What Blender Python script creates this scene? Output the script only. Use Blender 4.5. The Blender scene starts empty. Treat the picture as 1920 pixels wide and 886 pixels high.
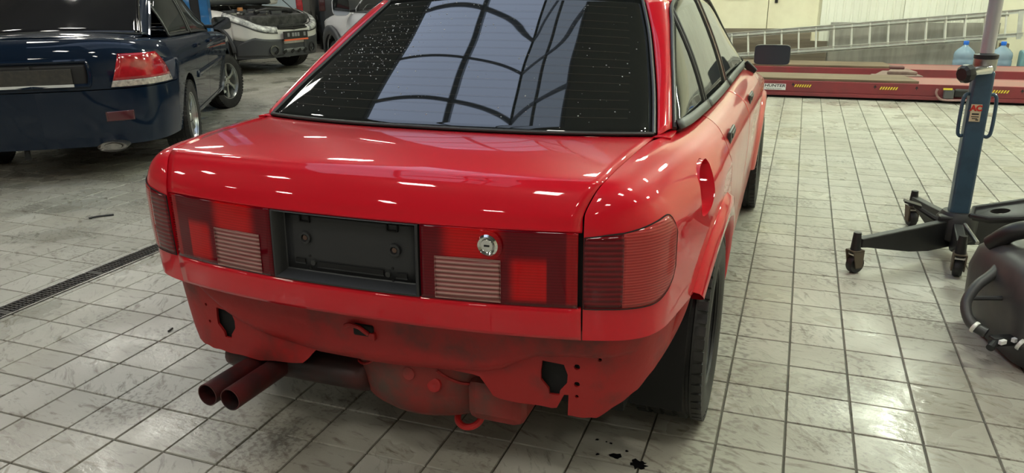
import bpy, bmesh, math, random
from mathutils import Vector, Matrix

# ---------------------------------------------------------------- camera
scn = bpy.context.scene
F_PX = 1423.11
CAM_POS = Vector((0.32951, -2.70941, 1.36243))
R_ROW = Vector((0.93775458, 0.34701648, -0.01399697))
U_ROW = Vector((-0.09790047, 0.30279809, 0.94801309))
FW_ROW = Vector((-0.33321442, 0.8876333, -0.31792337))
cam_data = bpy.data.cameras.new('camera')
cam_data.sensor_width = 36.0
cam_data.lens = F_PX / 1920.0 * 36.0
cam_data.clip_start = 0.05
cam = bpy.data.objects.new('camera', cam_data)
scn.collection.objects.link(cam)
rot = Matrix((R_ROW, U_ROW, -FW_ROW)).transposed()
cam.matrix_world = Matrix.Translation(CAM_POS) @ rot.to_4x4()
scn.camera = cam

# ---------------------------------------------------------------- world, exposure
world = bpy.data.worlds.new('world')
scn.world = world
world.use_nodes = True
world.node_tree.nodes['Background'].inputs[0].default_value = (0.42, 0.52, 0.70, 1)
world.node_tree.nodes['Background'].inputs[1].default_value = 0.5
scn.view_settings.view_transform = 'Standard'
scn.view_settings.look = 'None'
scn.view_settings.gamma = 1.0
scn.view_settings.use_curve_mapping = False
scn.view_settings.exposure = 0.12
LAMP_STRENGTH = 46.0
SKY_STRENGTH = 1.75

# ---------------------------------------------------------------- helpers
COL = scn.collection
rng = random.Random(7)
PI = math.pi

def link(o, parent=None):
    COL.objects.link(o)
    if parent is not None:
        o.parent = parent
    return o

def tag(o, label=None, cat=None, group=None, kind=None):
    if label: o['label'] = label
    if cat: o['category'] = cat
    if group: o['group'] = group
    if kind: o['kind'] = kind
    return o

def empty(name, loc=(0, 0, 0), rz=0.0, parent=None):
    o = bpy.data.objects.new(name, None)
    o.empty_display_size = 0.2
    o.location = loc
    o.rotation_euler = (0, 0, rz)
    return link(o, parent)

def mesh_obj(name, verts, faces, mat, parent=None, smooth=True, thick=0.0, off=-1.0, bevel=0.0, sharp=None, loc=None, subd=0):
    me = bpy.data.meshes.new(name)
    me.from_pydata([tuple(v) for v in verts], [], faces)
    me.validate()
    me.update()
    if mat is not None:
        me.materials.append(mat)
    if smooth:
        me.polygons.foreach_set('use_smooth', [True] * len(me.polygons))
        if sharp is not None:
            me.set_sharp_from_angle(angle=math.radians(sharp))
    o = bpy.data.objects.new(name, me)
    if loc is not None:
        o.location = loc
    link(o, parent)
    if subd:
        m = o.modifiers.new('sub', 'SUBSURF'); m.levels = subd; m.render_levels = subd
    if thick:
        m = o.modifiers.new('sol', 'SOLIDIFY'); m.thickness = thick; m.offset = off
    if bevel:
        m = o.modifiers.new('bev', 'BEVEL'); m.width = bevel; m.segments = 2; m.limit_method = 'ANGLE'
        m.angle_limit = math.radians(40)
    return o

class MB:
    """collects simple solids into ONE mesh"""
    def __init__(s):
        s.v = []; s.f = []
    def add(s, v, f):
        n = len(s.v)
        s.v += [tuple(p) for p in v]
        s.f += [tuple(i + n for i in q) for q in f]
        return s
    def box(s, c, d, M=None):
        x, y, z = d[0] / 2, d[1] / 2, d[2] / 2
        v = [Vector((a * x, b * y, e * z)) for a in (-1, 1) for b in (-1, 1) for e in (-1, 1)]
        if M is not None:
            v = [M @ p for p in v]
        v = [p + Vector(c) for p in v]
        return s.add(v, [(0, 1, 3, 2), (4, 6, 7, 5), (0, 4, 5, 1), (2, 3, 7, 6), (0, 2, 6, 4), (1, 5, 7, 3)])
    def tube(s, pts, r, n=10, cap=True):
        pts = [Vector(p) for p in pts]
        rs = r if isinstance(r, (list, tuple)) else [r] * len(pts)
        rings = []
        prev = None
        for i, p in enumerate(pts):
            a = pts[max(i - 1, 0)]; b = pts[min(i + 1, len(pts) - 1)]
            t = (b - a).normalized()
            if prev is None:
                ref = Vector((0, 0, 1)) if abs(t.z) < .9 else Vector((1, 0, 0))
                u = t.cross(ref).normalized()
            else:
                u = (prev - t * prev.dot(t)).normalized()
            prev = u
            w = t.cross(u)
            rings.append([p + (u * math.cos(2 * PI * k / n) + w * math.sin(2 * PI * k / n)) * rs[i] for k in range(n)])
        v = [q for ring in rings for q in ring]
        f = []
        for i in range(len(pts) - 1):
            for k in range(n):
                f.append((i * n + k, i * n + (k + 1) % n, (i + 1) * n + (k + 1) % n, (i + 1) * n + k))
        if cap:
            f.append(tuple(range(n - 1, -1, -1)))
            f.append(tuple((len(pts) - 1) * n + k for k in range(n)))
        return s.add(v, f)
    def lathe(s, prof, n=32, M=None, closed=False):
        """prof: (radius, height) pairs around local z"""
        v = []; f = []
        for r, h in prof:
            for k in range(n):
                v.append(Vector((r * math.cos(2 * PI * k / n), r * math.sin(2 * PI * k / n), h)))
        m = len(prof)
        for i in range(m if closed else m - 1):
            j = (i + 1) % m
            for k in range(n):
                f.append((i * n + k, i * n + (k + 1) % n, j * n + (k + 1) % n, j * n + k))
        if M is not None:
            v = [M @ p for p in v]
        return s.add(v, f)
    def prism(s, poly, z0, z1, M=None):
        n = len(poly)
        v = [Vector((x, y, z0)) for x, y in poly] + [Vector((x, y, z1)) for x, y in poly]
        if M is not None:
            v = [M @ p for p in v]
        f = [tuple(range(n - 1, -1, -1)), tuple(range(n, 2 * n))]
        f += [(k, (k + 1) % n, n + (k + 1) % n, n + k) for k in range(n)]
        return s.add(v, f)
    def grid(s, rows, flip=False):
        nr, nc = len(rows), len(rows[0])
        v = [p for r in rows for p in r]
        f = []
        for i in range(nr - 1):
            for j in range(nc - 1):
                q = (i * nc + j, i * nc + j + 1, (i + 1) * nc + j + 1, (i + 1) * nc + j)
                f.append(q[::-1] if flip else q)
        return s.add(v, f)
    def build(s, name, mat, parent=None, **k):
        k.setdefault('sharp', 35)
        return mesh_obj(name, s.v, s.f, mat, parent, **k)

def grid_obj(name, rows, mat, parent=None, flip=False, **k):
    return MB().grid(rows, flip).build(name, mat, parent, **k)

def crom(pts, n):
    """Catmull-Rom resample of a polyline of tuples, n points per span"""
    pts = [Vector(p) for p in pts]
    out = []
    m = len(pts)
    for i in range(m - 1):
        p0 = pts[i - 1] if i > 0 else pts[0] * 2 - pts[1]
        p1, p2 = pts[i], pts[i + 1]
        p3 = pts[i + 2] if i + 2 < m else pts[-1] * 2 - pts[-2]
        for k in range(n):
            t = k / n
            out.append(0.5 * ((2 * p1) + (p2 - p0) * t + (2 * p0 - 5 * p1 + 4 * p2 - p3) * t * t + (3 * p1 - p0 - 3 * p2 + p3) * t ** 3))
    out.append(pts[-1])
    return out

def at(curve, x):
    """linear sample of a list of vectors at a fractional index"""
    x = min(max(x, 0), len(curve) - 1 - 1e-9)
    i = int(x)
    return curve[i].lerp(curve[i + 1], x - i)

def lerp(a, b, t): return a + (b - a) * t

def interp(xs, ys, x):
    if x <= xs[0]: return ys[0]
    for i in range(len(xs) - 1):
        if x <= xs[i + 1]:
            return lerp(ys[i], ys[i + 1], (x - xs[i]) / (xs[i + 1] - xs[i]))
    return ys[-1]

def cut(obj, cutters):
    """boolean-subtract closed meshes (MB) from obj and bake the result into its mesh"""
    tmp = []
    bpy.context.view_layer.update()
    for mb in cutters:
        c = mb.build('cutter', None, None, smooth=False)
        c.matrix_world = obj.matrix_world
        m = obj.modifiers.new('cut', 'BOOLEAN'); m.operation = 'DIFFERENCE'; m.object = c; m.solver = 'EXACT'
        tmp.append(c)
    dg = bpy.context.evaluated_depsgraph_get()
    me = bpy.data.meshes.new_from_object(obj.evaluated_get(dg), depsgraph=dg)
    obj.modifiers.clear()
    old = obj.data
    obj.data = me
    me.name = old.name
    for c in tmp:
        bpy.data.objects.remove(c, do_unlink=True)
    me.set_sharp_from_angle(angle=math.radians(35))
    return obj

def dup(o, parent=None, **k):
    c = o.copy()
    link(c)
    c.parent = parent
    for ch in o.children:
        dup(ch, c)
    for a, b in k.items():
        setattr(c, a, b)
    return c

def text_obj(name, s, size, mat, parent, M, depth=0.001, font_shear=0.0, bold=0.0):
    cu = bpy.data.curves.new(name, 'FONT')
    cu.body = s; cu.size = size; cu.extrude = depth; cu.align_x = 'CENTER'; cu.align_y = 'CENTER'
    cu.shear = font_shear; cu.offset = bold
    t = bpy.data.objects.new(name, cu)
    COL.objects.link(t)
    dg = bpy.context.evaluated_depsgraph_get()
    me = bpy.data.meshes.new_from_object(t.evaluated_get(dg), depsgraph=dg)
    bpy.data.objects.remove(t, do_unlink=True)
    me.materials.clear(); me.materials.append(mat)
    o = bpy.data.objects.new(name, me)
    link(o, parent)
    o.matrix_local = M
    return o

RX = lambda a: Matrix.Rotation(a, 4, 'X')
RY = lambda a: Matrix.Rotation(a, 4, 'Y')
RZ = lambda a: Matrix.Rotation(a, 4, 'Z')
TR = lambda *p: Matrix.Translation(Vector(p))

# ---------------------------------------------------------------- materials
def new_mat(name):
    m = bpy.data.materials.new(name); m.use_nodes = True
    return m, m.node_tree, m.node_tree.nodes['Principled BSDF']

def N(nt, kind, **k):
    n = nt.nodes.new(kind)
    for a, b in k.items():
        if a.startswith('i_'):
            key = a[2:]
            n.inputs[int(key) if key.isdigit() else key.replace('_', ' ')].default_value = b
        else:
            setattr(n, a, b)
    return n

def mat(name, col, rough=0.5, metal=0.0, coat=0.0, spec=0.5, ior=None, vary=0.0, scale=6.0, bump=0.0, bscale=80.0, col2=None, lo=.4, hi=.65, trans=0.0, alpha=1.0, emit=None, estr=0.0, stretch=None):
    m, nt, b = new_mat(name)
    b.inputs['Base Color'].default_value = (*col, 1)
    b.inputs['Roughness'].default_value = rough
    b.inputs['Metallic'].default_value = metal
    b.inputs['Coat Weight'].default_value = coat
    b.inputs['Coat Roughness'].default_value = 0.03
    b.inputs['Specular IOR Level'].default_value = spec
    if ior: b.inputs['IOR'].default_value = ior
    b.inputs['Transmission Weight'].default_value = trans
    b.inputs['Alpha'].default_value = alpha
    if emit:
        b.inputs['Emission Color'].default_value = (*emit, 1)
        b.inputs['Emission Strength'].default_value = estr
    pos = None
    if vary or bump or col2:
        pos = N(nt, 'ShaderNodeTexCoord').outputs['Object']
        if stretch:
            mp = N(nt, 'ShaderNodeMapping'); mp.inputs['Scale'].default_value = stretch
            nt.links.new(pos, mp.inputs['Vector']); pos = mp.outputs['Vector']
    if vary or col2:
        no = N(nt, 'ShaderNodeTexNoise', i_Scale=scale, i_Detail=5.0, i_Roughness=0.6)
        nt.links.new(pos, no.inputs['Vector'])
        rp = N(nt, 'ShaderNodeMapRange')
        rp.inputs['From Min'].default_value = lo; rp.inputs['From Max'].default_value = hi
        nt.links.new(no.outputs['Fac'], rp.inputs['Value'])
        mx = N(nt, 'ShaderNodeMix', data_type='RGBA')
        mx.inputs['A'].default_value = (*col, 1)
        mx.inputs['B'].default_value = (*(col2 or tuple(c * (1 - vary) for c in col)), 1)
        nt.links.new(rp.outputs['Result'], mx.inputs['Factor'])
        nt.links.new(mx.outputs['Result'], b.inputs['Base Color'])
    if bump:
        nb = N(nt, 'ShaderNodeTexNoise', i_Scale=bscale, i_Detail=4.0)
        nt.links.new(pos, nb.inputs['Vector'])
        bp = N(nt, 'ShaderNodeBump', i_Strength=bump, i_Distance=0.004)
        nt.links.new(nb.outputs['Fac'], bp.inputs['Height'])
        nt.links.new(bp.outputs['Normal'], b.inputs['Normal'])
    return m

def dusty(name, col, dust, z0, z1, amount, rough=0.3, coat=1.0, coat_rough=.03, nscale=3.0):
    """car paint with a film of road dust: a settled layer with streaky edges between two heights"""
    m, nt, b = new_mat(name)
    tc = N(nt, 'ShaderNodeTexCoord')
    sep = N(nt, 'ShaderNodeSeparateXYZ'); nt.links.new(tc.outputs['Object'], sep.inputs[0])
    no = N(nt, 'ShaderNodeTexNoise', i_Scale=nscale, i_Detail=8.0, i_Roughness=0.65); nt.links.new(tc.outputs['Object'], no.inputs['Vector'])
    mr = N(nt, 'ShaderNodeMapRange', i_1=z0, i_2=z1, i_3=1.0, i_4=0.0); nt.links.new(sep.outputs['Z'], mr.inputs[0])
    ml = N(nt, 'ShaderNodeMath', operation='MULTIPLY'); nt.links.new(mr.outputs[0], ml.inputs[0])
    m2 = N(nt, 'ShaderNodeMapRange', i_1=.25, i_2=.75, i_3=.35, i_4=1.0); nt.links.new(no.outputs['Fac'], m2.inputs[0])
    nt.links.new(m2.outputs[0], ml.inputs[1])
    m3 = N(nt, 'ShaderNodeMath', operation='MULTIPLY', i_1=amount); nt.links.new(ml.outputs[0], m3.inputs[0])
    mx = N(nt, 'ShaderNodeMix', data_type='RGBA')
    mx.inputs['A'].default_value = (*col, 1); mx.inputs['B'].default_value = (*dust, 1)
    nt.links.new(m3.outputs[0], mx.inputs['Factor']); nt.links.new(mx.outputs['Result'], b.inputs['Base Color'])
    b.inputs['Roughness'].default_value = rough
    iv = N(nt, 'ShaderNodeMath', operation='SUBTRACT', i_0=1.0); nt.links.new(m3.outputs[0], iv.inputs[1])
    cm = N(nt, 'ShaderNodeMath', operation='MULTIPLY', i_1=coat); nt.links.new(iv.outputs[0], cm.inputs[0])
    nt.links.new(cm.outputs[0], b.inputs['Coat Weight'])
    b.inputs['Coat Roughness'].default_value = coat_rough
    return m

def glow(name, col, strength):
    m = bpy.data.materials.new(name); m.use_nodes = True
    nt = m.node_tree; nt.nodes.clear()
    e = N(nt, 'ShaderNodeEmission'); e.inputs[0].default_value = (*col, 1); e.inputs[1].default_value = strength
    o = N(nt, 'ShaderNodeOutputMaterial'); nt.links.new(e.outputs[0], o.inputs[0])
    return m

M = {}
M['black'] = mat('black_plastic', (.012, .012, .013), .45)
M['dark'] = mat('dark_void', (.004, .004, .004), .8)
M['rubber'] = mat('rubber', (.011, .011, .011), .6, bump=.15, bscale=200)
M['tyre'] = mat('tyre_rubber', (.012, .012, .012), .55, col2=(.03, .028, .026), scale=9, bump=.2, bscale=120)
M['trim'] = mat('window_trim', (.03, .031, .03), .42)
M['chrome'] = mat('chrome', (.75, .75, .74), .12, 1.0)
M['steel'] = mat('worn_steel', (.45, .44, .42), .35, 1.0, vary=.4, scale=20)
M['black_steel'] = mat('black_steel', (.016, .016, .017), .42, .3, vary=.4, scale=20)
# ---------------------------------------------------------------- floor material
def tile_material():
    m, nt, b = new_mat('floor_tile')
    L = nt.links.new
    geo = N(nt, 'ShaderNodeNewGeometry')
    pos = geo.outputs['Position']
    # one tint per tile
    sc_ = N(nt, 'ShaderNodeVectorMath', operation='SCALE'); sc_.inputs['Scale'].default_value = 5.0; L(pos, sc_.inputs[0])
    fl = N(nt, 'ShaderNodeVectorMath', operation='FLOOR'); L(sc_.outputs[0], fl.inputs[0])
    s2 = N(nt, 'ShaderNodeSeparateXYZ'); L(fl.outputs[0], s2.inputs[0])
    c2 = N(nt, 'ShaderNodeCombineXYZ'); L(s2.outputs[0], c2.inputs[0]); L(s2.outputs[1], c2.inputs[1])
    wn = N(nt, 'ShaderNodeTexWhiteNoise', noise_dimensions='3D'); L(c2.outputs[0], wn.inputs['Vector'])
    r0 = N(nt, 'ShaderNodeMix', data_type='RGBA')
    r0.inputs['A'].default_value = (.395, .385, .33, 1); r0.inputs['B'].default_value = (.475, .465, .41, 1)
    L(wn.outputs['Value'], r0.inputs['Factor'])
    # broad grime
    n1 = N(nt, 'ShaderNodeTexNoise', i_Scale=1.3, i_Detail=6.0, i_Roughness=.6); L(pos, n1.inputs['Vector'])
    k1 = N(nt, 'ShaderNodeMapRange', i_1=.36, i_2=.80, i_3=0.0, i_4=.72); L(n1.outputs['Fac'], k1.inputs[0])
    x1 = N(nt, 'ShaderNodeMix', data_type='RGBA'); L(k1.outputs[0], x1.inputs['Factor']); L(r0.outputs['Result'], x1.inputs['A'])
    x1.inputs['B'].default_value = (.225, .19, .145, 1)
    # slate-like streaks, stretched along one direction that turns from tile to tile
    ang = N(nt, 'ShaderNodeMath', operation='MULTIPLY', i_1=1.2); L(wn.outputs['Value'], ang.inputs[0])
    vr = N(nt, 'ShaderNodeVectorRotate', rotation_type='Z_AXIS'); L(pos, vr.inputs['Vector']); L(ang.outputs[0], vr.inputs['Angle'])
    mp = N(nt, 'ShaderNodeMapping'); mp.inputs['Scale'].default_value = (10, 34, 1); L(vr.outputs[0], mp.inputs['Vector'])
    n2 = N(nt, 'ShaderNodeTexNoise', i_Scale=1.0, i_Detail=5.0, i_Roughness=.62, i_Distortion=.6); L(mp.outputs[0], n2.inputs['Vector'])
    k2 = N(nt, 'ShaderNodeMapRange', i_1=.54, i_2=.70, i_3=0.0, i_4=.85); L(n2.outputs['Fac'], k2.inputs[0])
    x2 = N(nt, 'ShaderNodeMix', data_type='RGBA'); L(k2.outputs[0], x2.inputs['Factor']); L(x1.outputs['Result'], x2.inputs['A'])
    x2.inputs['B'].default_value = (.15, .125, .095, 1)
    # small dark specks
    n3 = N(nt, 'ShaderNodeTexNoise', i_Scale=55.0, i_Detail=3.0, i_Roughness=.6); L(pos, n3.inputs['Vector'])
    n3b = N(nt, 'ShaderNodeTexNoise', i_Scale=2.4, i_Detail=2.0); L(pos, n3b.inputs['Vector'])
    mm = N(nt, 'ShaderNodeMath', operation='MULTIPLY'); L(n3.outputs['Fac'], mm.inputs[0]); L(n3b.outputs['Fac'], mm.inputs[1])
    k3 = N(nt, 'ShaderNodeMapRange', i_1=.30, i_2=.40, i_3=0.0, i_4=.60); L(mm.outputs[0], k3.inputs[0])
    x3 = N(nt, 'ShaderNodeMix', data_type='RGBA'); L(k3.outputs[0], x3.inputs['Factor']); L(x2.outputs['Result'], x3.inputs['A'])
    x3.inputs['B'].default_value = (.11, .095, .075, 1)
    # tyre print: a band along Y beside the car with tread blocks
    sp = N(nt, 'ShaderNodeSeparateXYZ'); L(pos, sp.inputs[0])
    band = N(nt, 'ShaderNodeMath', operation='SUBTRACT', i_1=.19); L(sp.outputs['X'], band.inputs[0])
    ab = N(nt, 'ShaderNodeMath', operation='ABSOLUTE'); L(band.outputs[0], ab.inputs[0])
    bm = N(nt, 'ShaderNodeMapRange', i_1=.06, i_2=.10, i_3=1.0, i_4=0.0); L(ab.outputs[0], bm.inputs[0])
    wv = N(nt, 'ShaderNodeTexNoise', i_Scale=1.0, i_Detail=1.0)
    mpw = N(nt, 'ShaderNodeMapping'); mpw.inputs['Scale'].default_value = (30, 55, 1); mpw.inputs['Rotation'].default_value = (0, 0, .5)
    L(pos, mpw.inputs['Vector']); L(mpw.outputs[0], wv.inputs['Vector'])
    wk = N(nt, 'ShaderNodeMapRange', i_1=.5, i_2=.62, i_3=0.0, i_4=.55); L(wv.outputs['Fac'], wk.inputs[0])
    bb = N(nt, 'ShaderNodeMath', operation='MULTIPLY'); L(bm.outputs[0], bb.inputs[0]); L(wk.outputs[0], bb.inputs[1])
    x4 = N(nt, 'ShaderNodeMix', data_type='RGBA'); L(bb.outputs[0], x4.inputs['Factor']); L(x3.outputs['Result'], x4.inputs['A'])
    x4.inputs['B'].default_value = (.13, .11, .09, 1)
    L(x4.outputs['Result'], b.inputs['Base Color'])
    # damp patches are glossier
    n5 = N(nt, 'ShaderNodeTexNoise', i_Scale=1.7, i_Detail=4.0); L(pos, n5.inputs['Vector'])
    k5 = N(nt, 'ShaderNodeMapRange', i_1=.44, i_2=.66, i_3=.52, i_4=.11); L(n5.outputs['Fac'], k5.inputs[0])
    L(k5.outputs[0], b.inputs['Roughness'])
    # relief
    n6 = N(nt, 'ShaderNodeTexNoise', i_Scale=24.0, i_Detail=6.0, i_Roughness=.6); L(pos, n6.inputs['Vector'])
    ad = N(nt, 'ShaderNodeMath', operation='ADD'); L(n6.outputs['Fac'], ad.inputs[0]); L(n2.outputs['Fac'], ad.inputs[1])
    bp = N(nt, 'ShaderNodeBump', i_Strength=.22, i_Distance=.006); L(ad.outputs[0], bp.inputs['Height'])
    L(bp.outputs[0], b.inputs['Normal'])
    return m

M['tile'] = tile_material()
M['grout'] = mat('grout', (.105, .092, .07), .6, col2=(.05, .045, .035), scale=3)
T = 0.2
FX0, FX1, FY0, FY1 = -95, 33, -72, 90          # tile index ranges
DRAIN = (-2.958, -2.832)
floor = MB().box(((FX0 + FX1) * T / 2, (FY0 + FY1) * T / 2, -.056), ((FX1 - FX0) * T, (FY1 - FY0) * T, .1)).build('floor', M['grout'], None, smooth=False)
tag(floor, kind='structure')

def px(p):
    d = Vector(p) - CAM_POS
    z = d.dot(FW_ROW)
    return 960 + F_PX * d.dot(R_ROW) / z, 443 - F_PX * d.dot(U_ROW) / z, z

def tile_geo(x0, x1, y0, y1):
    g, bv, h = .0026, .0022, .0
    a0, a1, b0, b1 = x0 + g, x1 - g, y0 + g, y1 - g
    v = [(a0, b0, -.006), (a1, b0, -.006), (a1, b1, -.006), (a0, b1, -.006),
         (a0 + .001, b0 + .001, -.0016), (a1 - .001, b0 + .001, -.0016), (a1 - .001, b1 - .001, -.0016), (a0 + .001, b1 - .001, -.0016),
         (a0 + bv, b0 + bv, h), (a1 - bv, b0 + bv, h), (a1 - bv, b1 - bv, h), (a0 + bv, b1 - bv, h)]
    f = [(8, 9, 10, 11)]
    for k in range(4):
        j = (k + 1) % 4
        f += [(k, j, 4 + j, 4 + k), (4 + k, 4 + j, 8 + j, 8 + k)]
    return v, f

cells = []
for i in range(FX0, FX1):
    for j in range(FY0, FY1):
        if i == -15:
            continue
        cx, cy = (i + .5) * T, (j + .5) * T
        vis = 0.0
        if cy > -2.2:
            u, v, z = px((cx, cy, 0))
            if z > .3 and -40 < u < 1960 and 0 < v < 920:
                hidden = (-1.45 < cx < .1 and cy > -.75) or (300 < u < 1260 and v < 560)
                if not hidden:
                    vis = abs(CAM_POS.z) / z ** 3
        cells.append((vis, i, j))
cells.sort(key=lambda c: -c[0])
v, f = tile_geo(-T / 2, T / 2, -T / 2, T / 2)
tile0 = None
for vis, i, j in cells[:298]:
    loc = ((i + .5) * T, (j + .5) * T, rng.uniform(-.0006, .0006))
    if tile0 is None:
        tile0 = mesh_obj('tile', v, f, M['tile'], floor, smooth=False, loc=loc)
    else:
        dup(tile0, floor, location=loc)
mb = MB()
for vis, i, j in cells[298:]:
    if (j * T < -5.2):
        pass
    mb.add(*tile_geo(i * T, (i + 1) * T, j * T, (j + 1) * T))
for j in range(FY0, FY1):
    mb.add(*tile_geo(-15 * T, DRAIN[0], j * T, (j + 1) * T))
    mb.add(*tile_geo(DRAIN[1], -14 * T, j * T, (j + 1) * T))
o = mb.build('paving_tiles', M['tile'], floor, smooth=False)
tag(o, kind='stuff')

# ---------------------------------------------------------------- drain channel with grating
M['grate'] = mat('grate_iron', (.045, .043, .042), .5, .4, col2=(.09, .08, .07), scale=30)
dr = empty('floor_drain', ((DRAIN[0] + DRAIN[1]) / 2, 1.0, 0))
tag(dr, 'long dark drain channel with an iron grating let into the tiled floor', 'drain')
DW = DRAIN[1] - DRAIN[0]
Y0, Y1 = -3.2, 7.0
MB().box((0, 0, -.004), (DW, Y1 - Y0, .004)).build('channel_bed', M['dark'], dr, smooth=False)
for s in (-1, 1):
    MB().box((s * (DW / 2 - .006), 0, -.001), (.010, Y1 - Y0, .010)).build('edge_rail', M['steel'], dr, smooth=False, bevel=.001)
yy = -(Y1 - Y0) / 2
g_len = .5
gmb = MB()
for k in range(4):
    gmb.box((lerp(-.04, .04, k / 3), 0, 0), (.004, g_len - .008, .006))
for k in range(25):
    gmb.box((0, -g_len / 2 + .012 + k * (g_len - .024) / 24, 0), (DW - .026, .005, .006))
for s in (-1, 1):
    gmb.box((0, s * (g_len / 2 - .006), 0), (DW - .024, .008, .0065))
g0 = None
while yy + g_len <= (Y1 - Y0) / 2 + 1e-6:
    if g0 is None:
        g0 = gmb.build('grating', M['grate'], dr, smooth=False, loc=(0, yy + g_len / 2, .001))
    else:
        dup(g0, dr, location=(0, yy + g_len / 2, .001))
    yy += g_len

# ---------------------------------------------------------------- hall shell
M['wall'] = mat('cream_wall', (.80, .76, .60), .6, col2=(.72, .68, .53), scale=1.2)
M['wall2'] = mat('grey_wall', (.34, .34, .31), .65, col2=(.27, .26, .24), scale=.8)
M['ceil'] = mat('ceiling_paint', (.11, .11, .105), .7, col2=(.08, .08, .078), scale=.5)
M['ribbed'] = mat('ribbed_sheet', (.80, .79, .70), .45, col2=(.70, .69, .60), scale=2, stretch=(1, 1, .25))
H = 5.0
XW0, XW1, YW0, YW1 = -18.9, 6.5, -14.2, 17.8
YB = 10.5          # back wall of the right-hand bay
XB = -4.6
def wall(name, c, d, m='wall2'):
    return tag(MB().box(c, d).build(name, M[m], None, smooth=False), kind='structure')
wall('wall_front', ((XW0 + XW1) / 2, YW0 - .1, H / 2), (XW1 - XW0 + .4, .2, H))
wall('wall_right', (XW1 + .1, (YW0 + YB) / 2, H / 2), (.2, YB - YW0 + .4, H), 'wall')
wall('wall_left', (XW0 - .1, (YW0 + YW1) / 2, H / 2), (.2, YW1 - YW0 + .4, H))
wall('wall_back', ((XB + XW1) / 2, YB + .1, H / 2), (XW1 - XB, .2, H), 'wall')
wall('wall_rear', ((XW0 + XB) / 2, YW1 + .1, H / 2), (XB - XW0, .2, H))
wall('wall_side', (XB - .1, (YB + YW1) / 2 + .1, H / 2), (.2, YW1 - YB - .2, H))

# ribbed sheet panels of the back wall: each panel its own piece
def rib_panel(w, h):
    rows = [[], []]
    n = int(round(w / .11))
    p = w / n
    xs = []
    for k in range(n):
        x = -w / 2 + k * p
        xs += [(x, 0), (x + p * .62, 0), (x + p * .70, .012), (x + p * .92, .012)]
    xs.append((w / 2, 0))
    return [[(x, d, 0) for x, d in xs], [(x, d, h) for x, d in xs]]
back = bpy.data.objects['wall_back']
pw = 1.16
for k in range(5):
    x = .56 + pw / 2 + k * pw
    if x + pw / 2 > 2.9: break
    grid_obj('sheet_panel', rib_panel(pw - .01, 4.2), M['ribbed'], back, smooth=False, thick=.004, loc=(x, YB - .03, .02))

# flat door leaves at the left of the bay
M['door'] = mat('door_cream', (.82, .77, .58), .42, col2=(.74, .68, .50), scale=2.2)
d1 = MB().box((0, 0, 1.2), (.94, .05, 2.36)).build('door_1', M['door'], None, smooth=False, bevel=.004, loc=(-.70, YB - .03, 0)); tag(d1, kind='structure')
d2 = MB().box((0, 0, 1.2), (.74, .05, 2.36)).build('door_2', M['door'], None, smooth=False, bevel=.004, loc=(.15, YB - .03, 0)); tag(d2, kind='structure')
hb = MB()
hb.box((0, -.008, 0), (.045, .012, .18))
hb.tube([(0, -.01, .045), (0, -.055, .045), (.03, -.06, .045), (.13, -.06, .04)], .011, 10)
hb.build('door_handle', M['black'], d2, loc=(-.26, -.025, 1.08), smooth=True, bevel=.002)
nb = MB().box((0, 0, 0), (.36, .006, .26)).build('notice', mat('notice_paper', (.55, .66, .74), .5), d1, smooth=False, loc=(.02, -.029, 1.17))
MB().box((0, 0, 1.2), (.05, .06, 2.42)).build('trim_1', M['door'], None, smooth=False, loc=(-1.2, YB - .03, 0)); tag(bpy.data.objects['trim_1'], kind='structure')

# ---------------------------------------------------------------- ceiling with a glazed lantern
SK = dict(x0=-4.05, xr=-2.2, x1=-0.78, y0=-3.07, y1=5.13)       # opening: x0..ridge..x1
def ceil_piece(x0, x1, y0, y1, mbx):
    mbx.box(((x0 + x1) / 2, (y0 + y1) / 2, H + .1), (x1 - x0, y1 - y0, .2))
cm = MB()
ceil_piece(XW0 - .2, SK['x0'], YW0 - .2, YW1 + .2, cm)
ceil_piece(SK['x1'], XW1 + .2, YW0 - .2, YW1 + .2, cm)
ceil_piece(SK['x0'], SK['x1'], YW0 - .2, SK['y0'], cm)
ceil_piece(SK['x0'], SK['x1'], SK['y1'], YW1 + .2, cm)
tag(cm.build('ceiling', M['ceil'], None, smooth=False), kind='structure')
# panes of the lantern: translucent sheets lit by the evening sky
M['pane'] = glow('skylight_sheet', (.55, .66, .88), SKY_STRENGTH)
M['pane2'] = glow('skylight_sheet_shaded', (.56, .67, .84), SKY_STRENGTH * .55)  # same sheet with its glow turned down, shade of the right-hand slope
M['bar'] = mat('skylight_bar', (.05, .05, .055), .5)
lan = tag(empty('window_1', (0, 0, 0)), kind='structure')
ZR = H + 2.4
def slope(x0, z0, x1, z1, nx, ny, m):
    for i in range(nx):
        for j in range(ny):
            a0, a1 = i / nx, (i + 1) / nx
            y0 = lerp(SK['y0'], SK['y1'], j / ny) + .03; y1 = lerp(SK['y0'], SK['y1'], (j + 1) / ny) - .03
            e = .045 / abs(x1 - x0)
            P = [(lerp(x0, x1, a), y, lerp(z0, z1, a)) for a, y in ((a0 + e, y0), (a1 - e, y0), (a1 - e, y1), (a0 + e, y1))]
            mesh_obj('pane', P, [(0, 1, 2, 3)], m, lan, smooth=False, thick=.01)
    b = MB()
    for i in range(nx + 1):
        a = i / nx
        b.tube([(lerp(x0, x1, a), SK['y0'], lerp(z0, z1, a) - .02), (lerp(x0, x1, a), SK['y1'], lerp(z0, z1, a) - .02)], .045, 6)
    for j in range(ny + 1):
        y = lerp(SK['y0'], SK['y1'], j / ny)
        b.tube([(x0, y, z0 - .02), (x1, y, z1 - .02)], .035, 6)
    b.build('glazing_bars', M['bar'], lan, smooth=False)
slope(SK['x0'], H + .05, SK['xr'], ZR, 2, 10, M['pane'])
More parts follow.
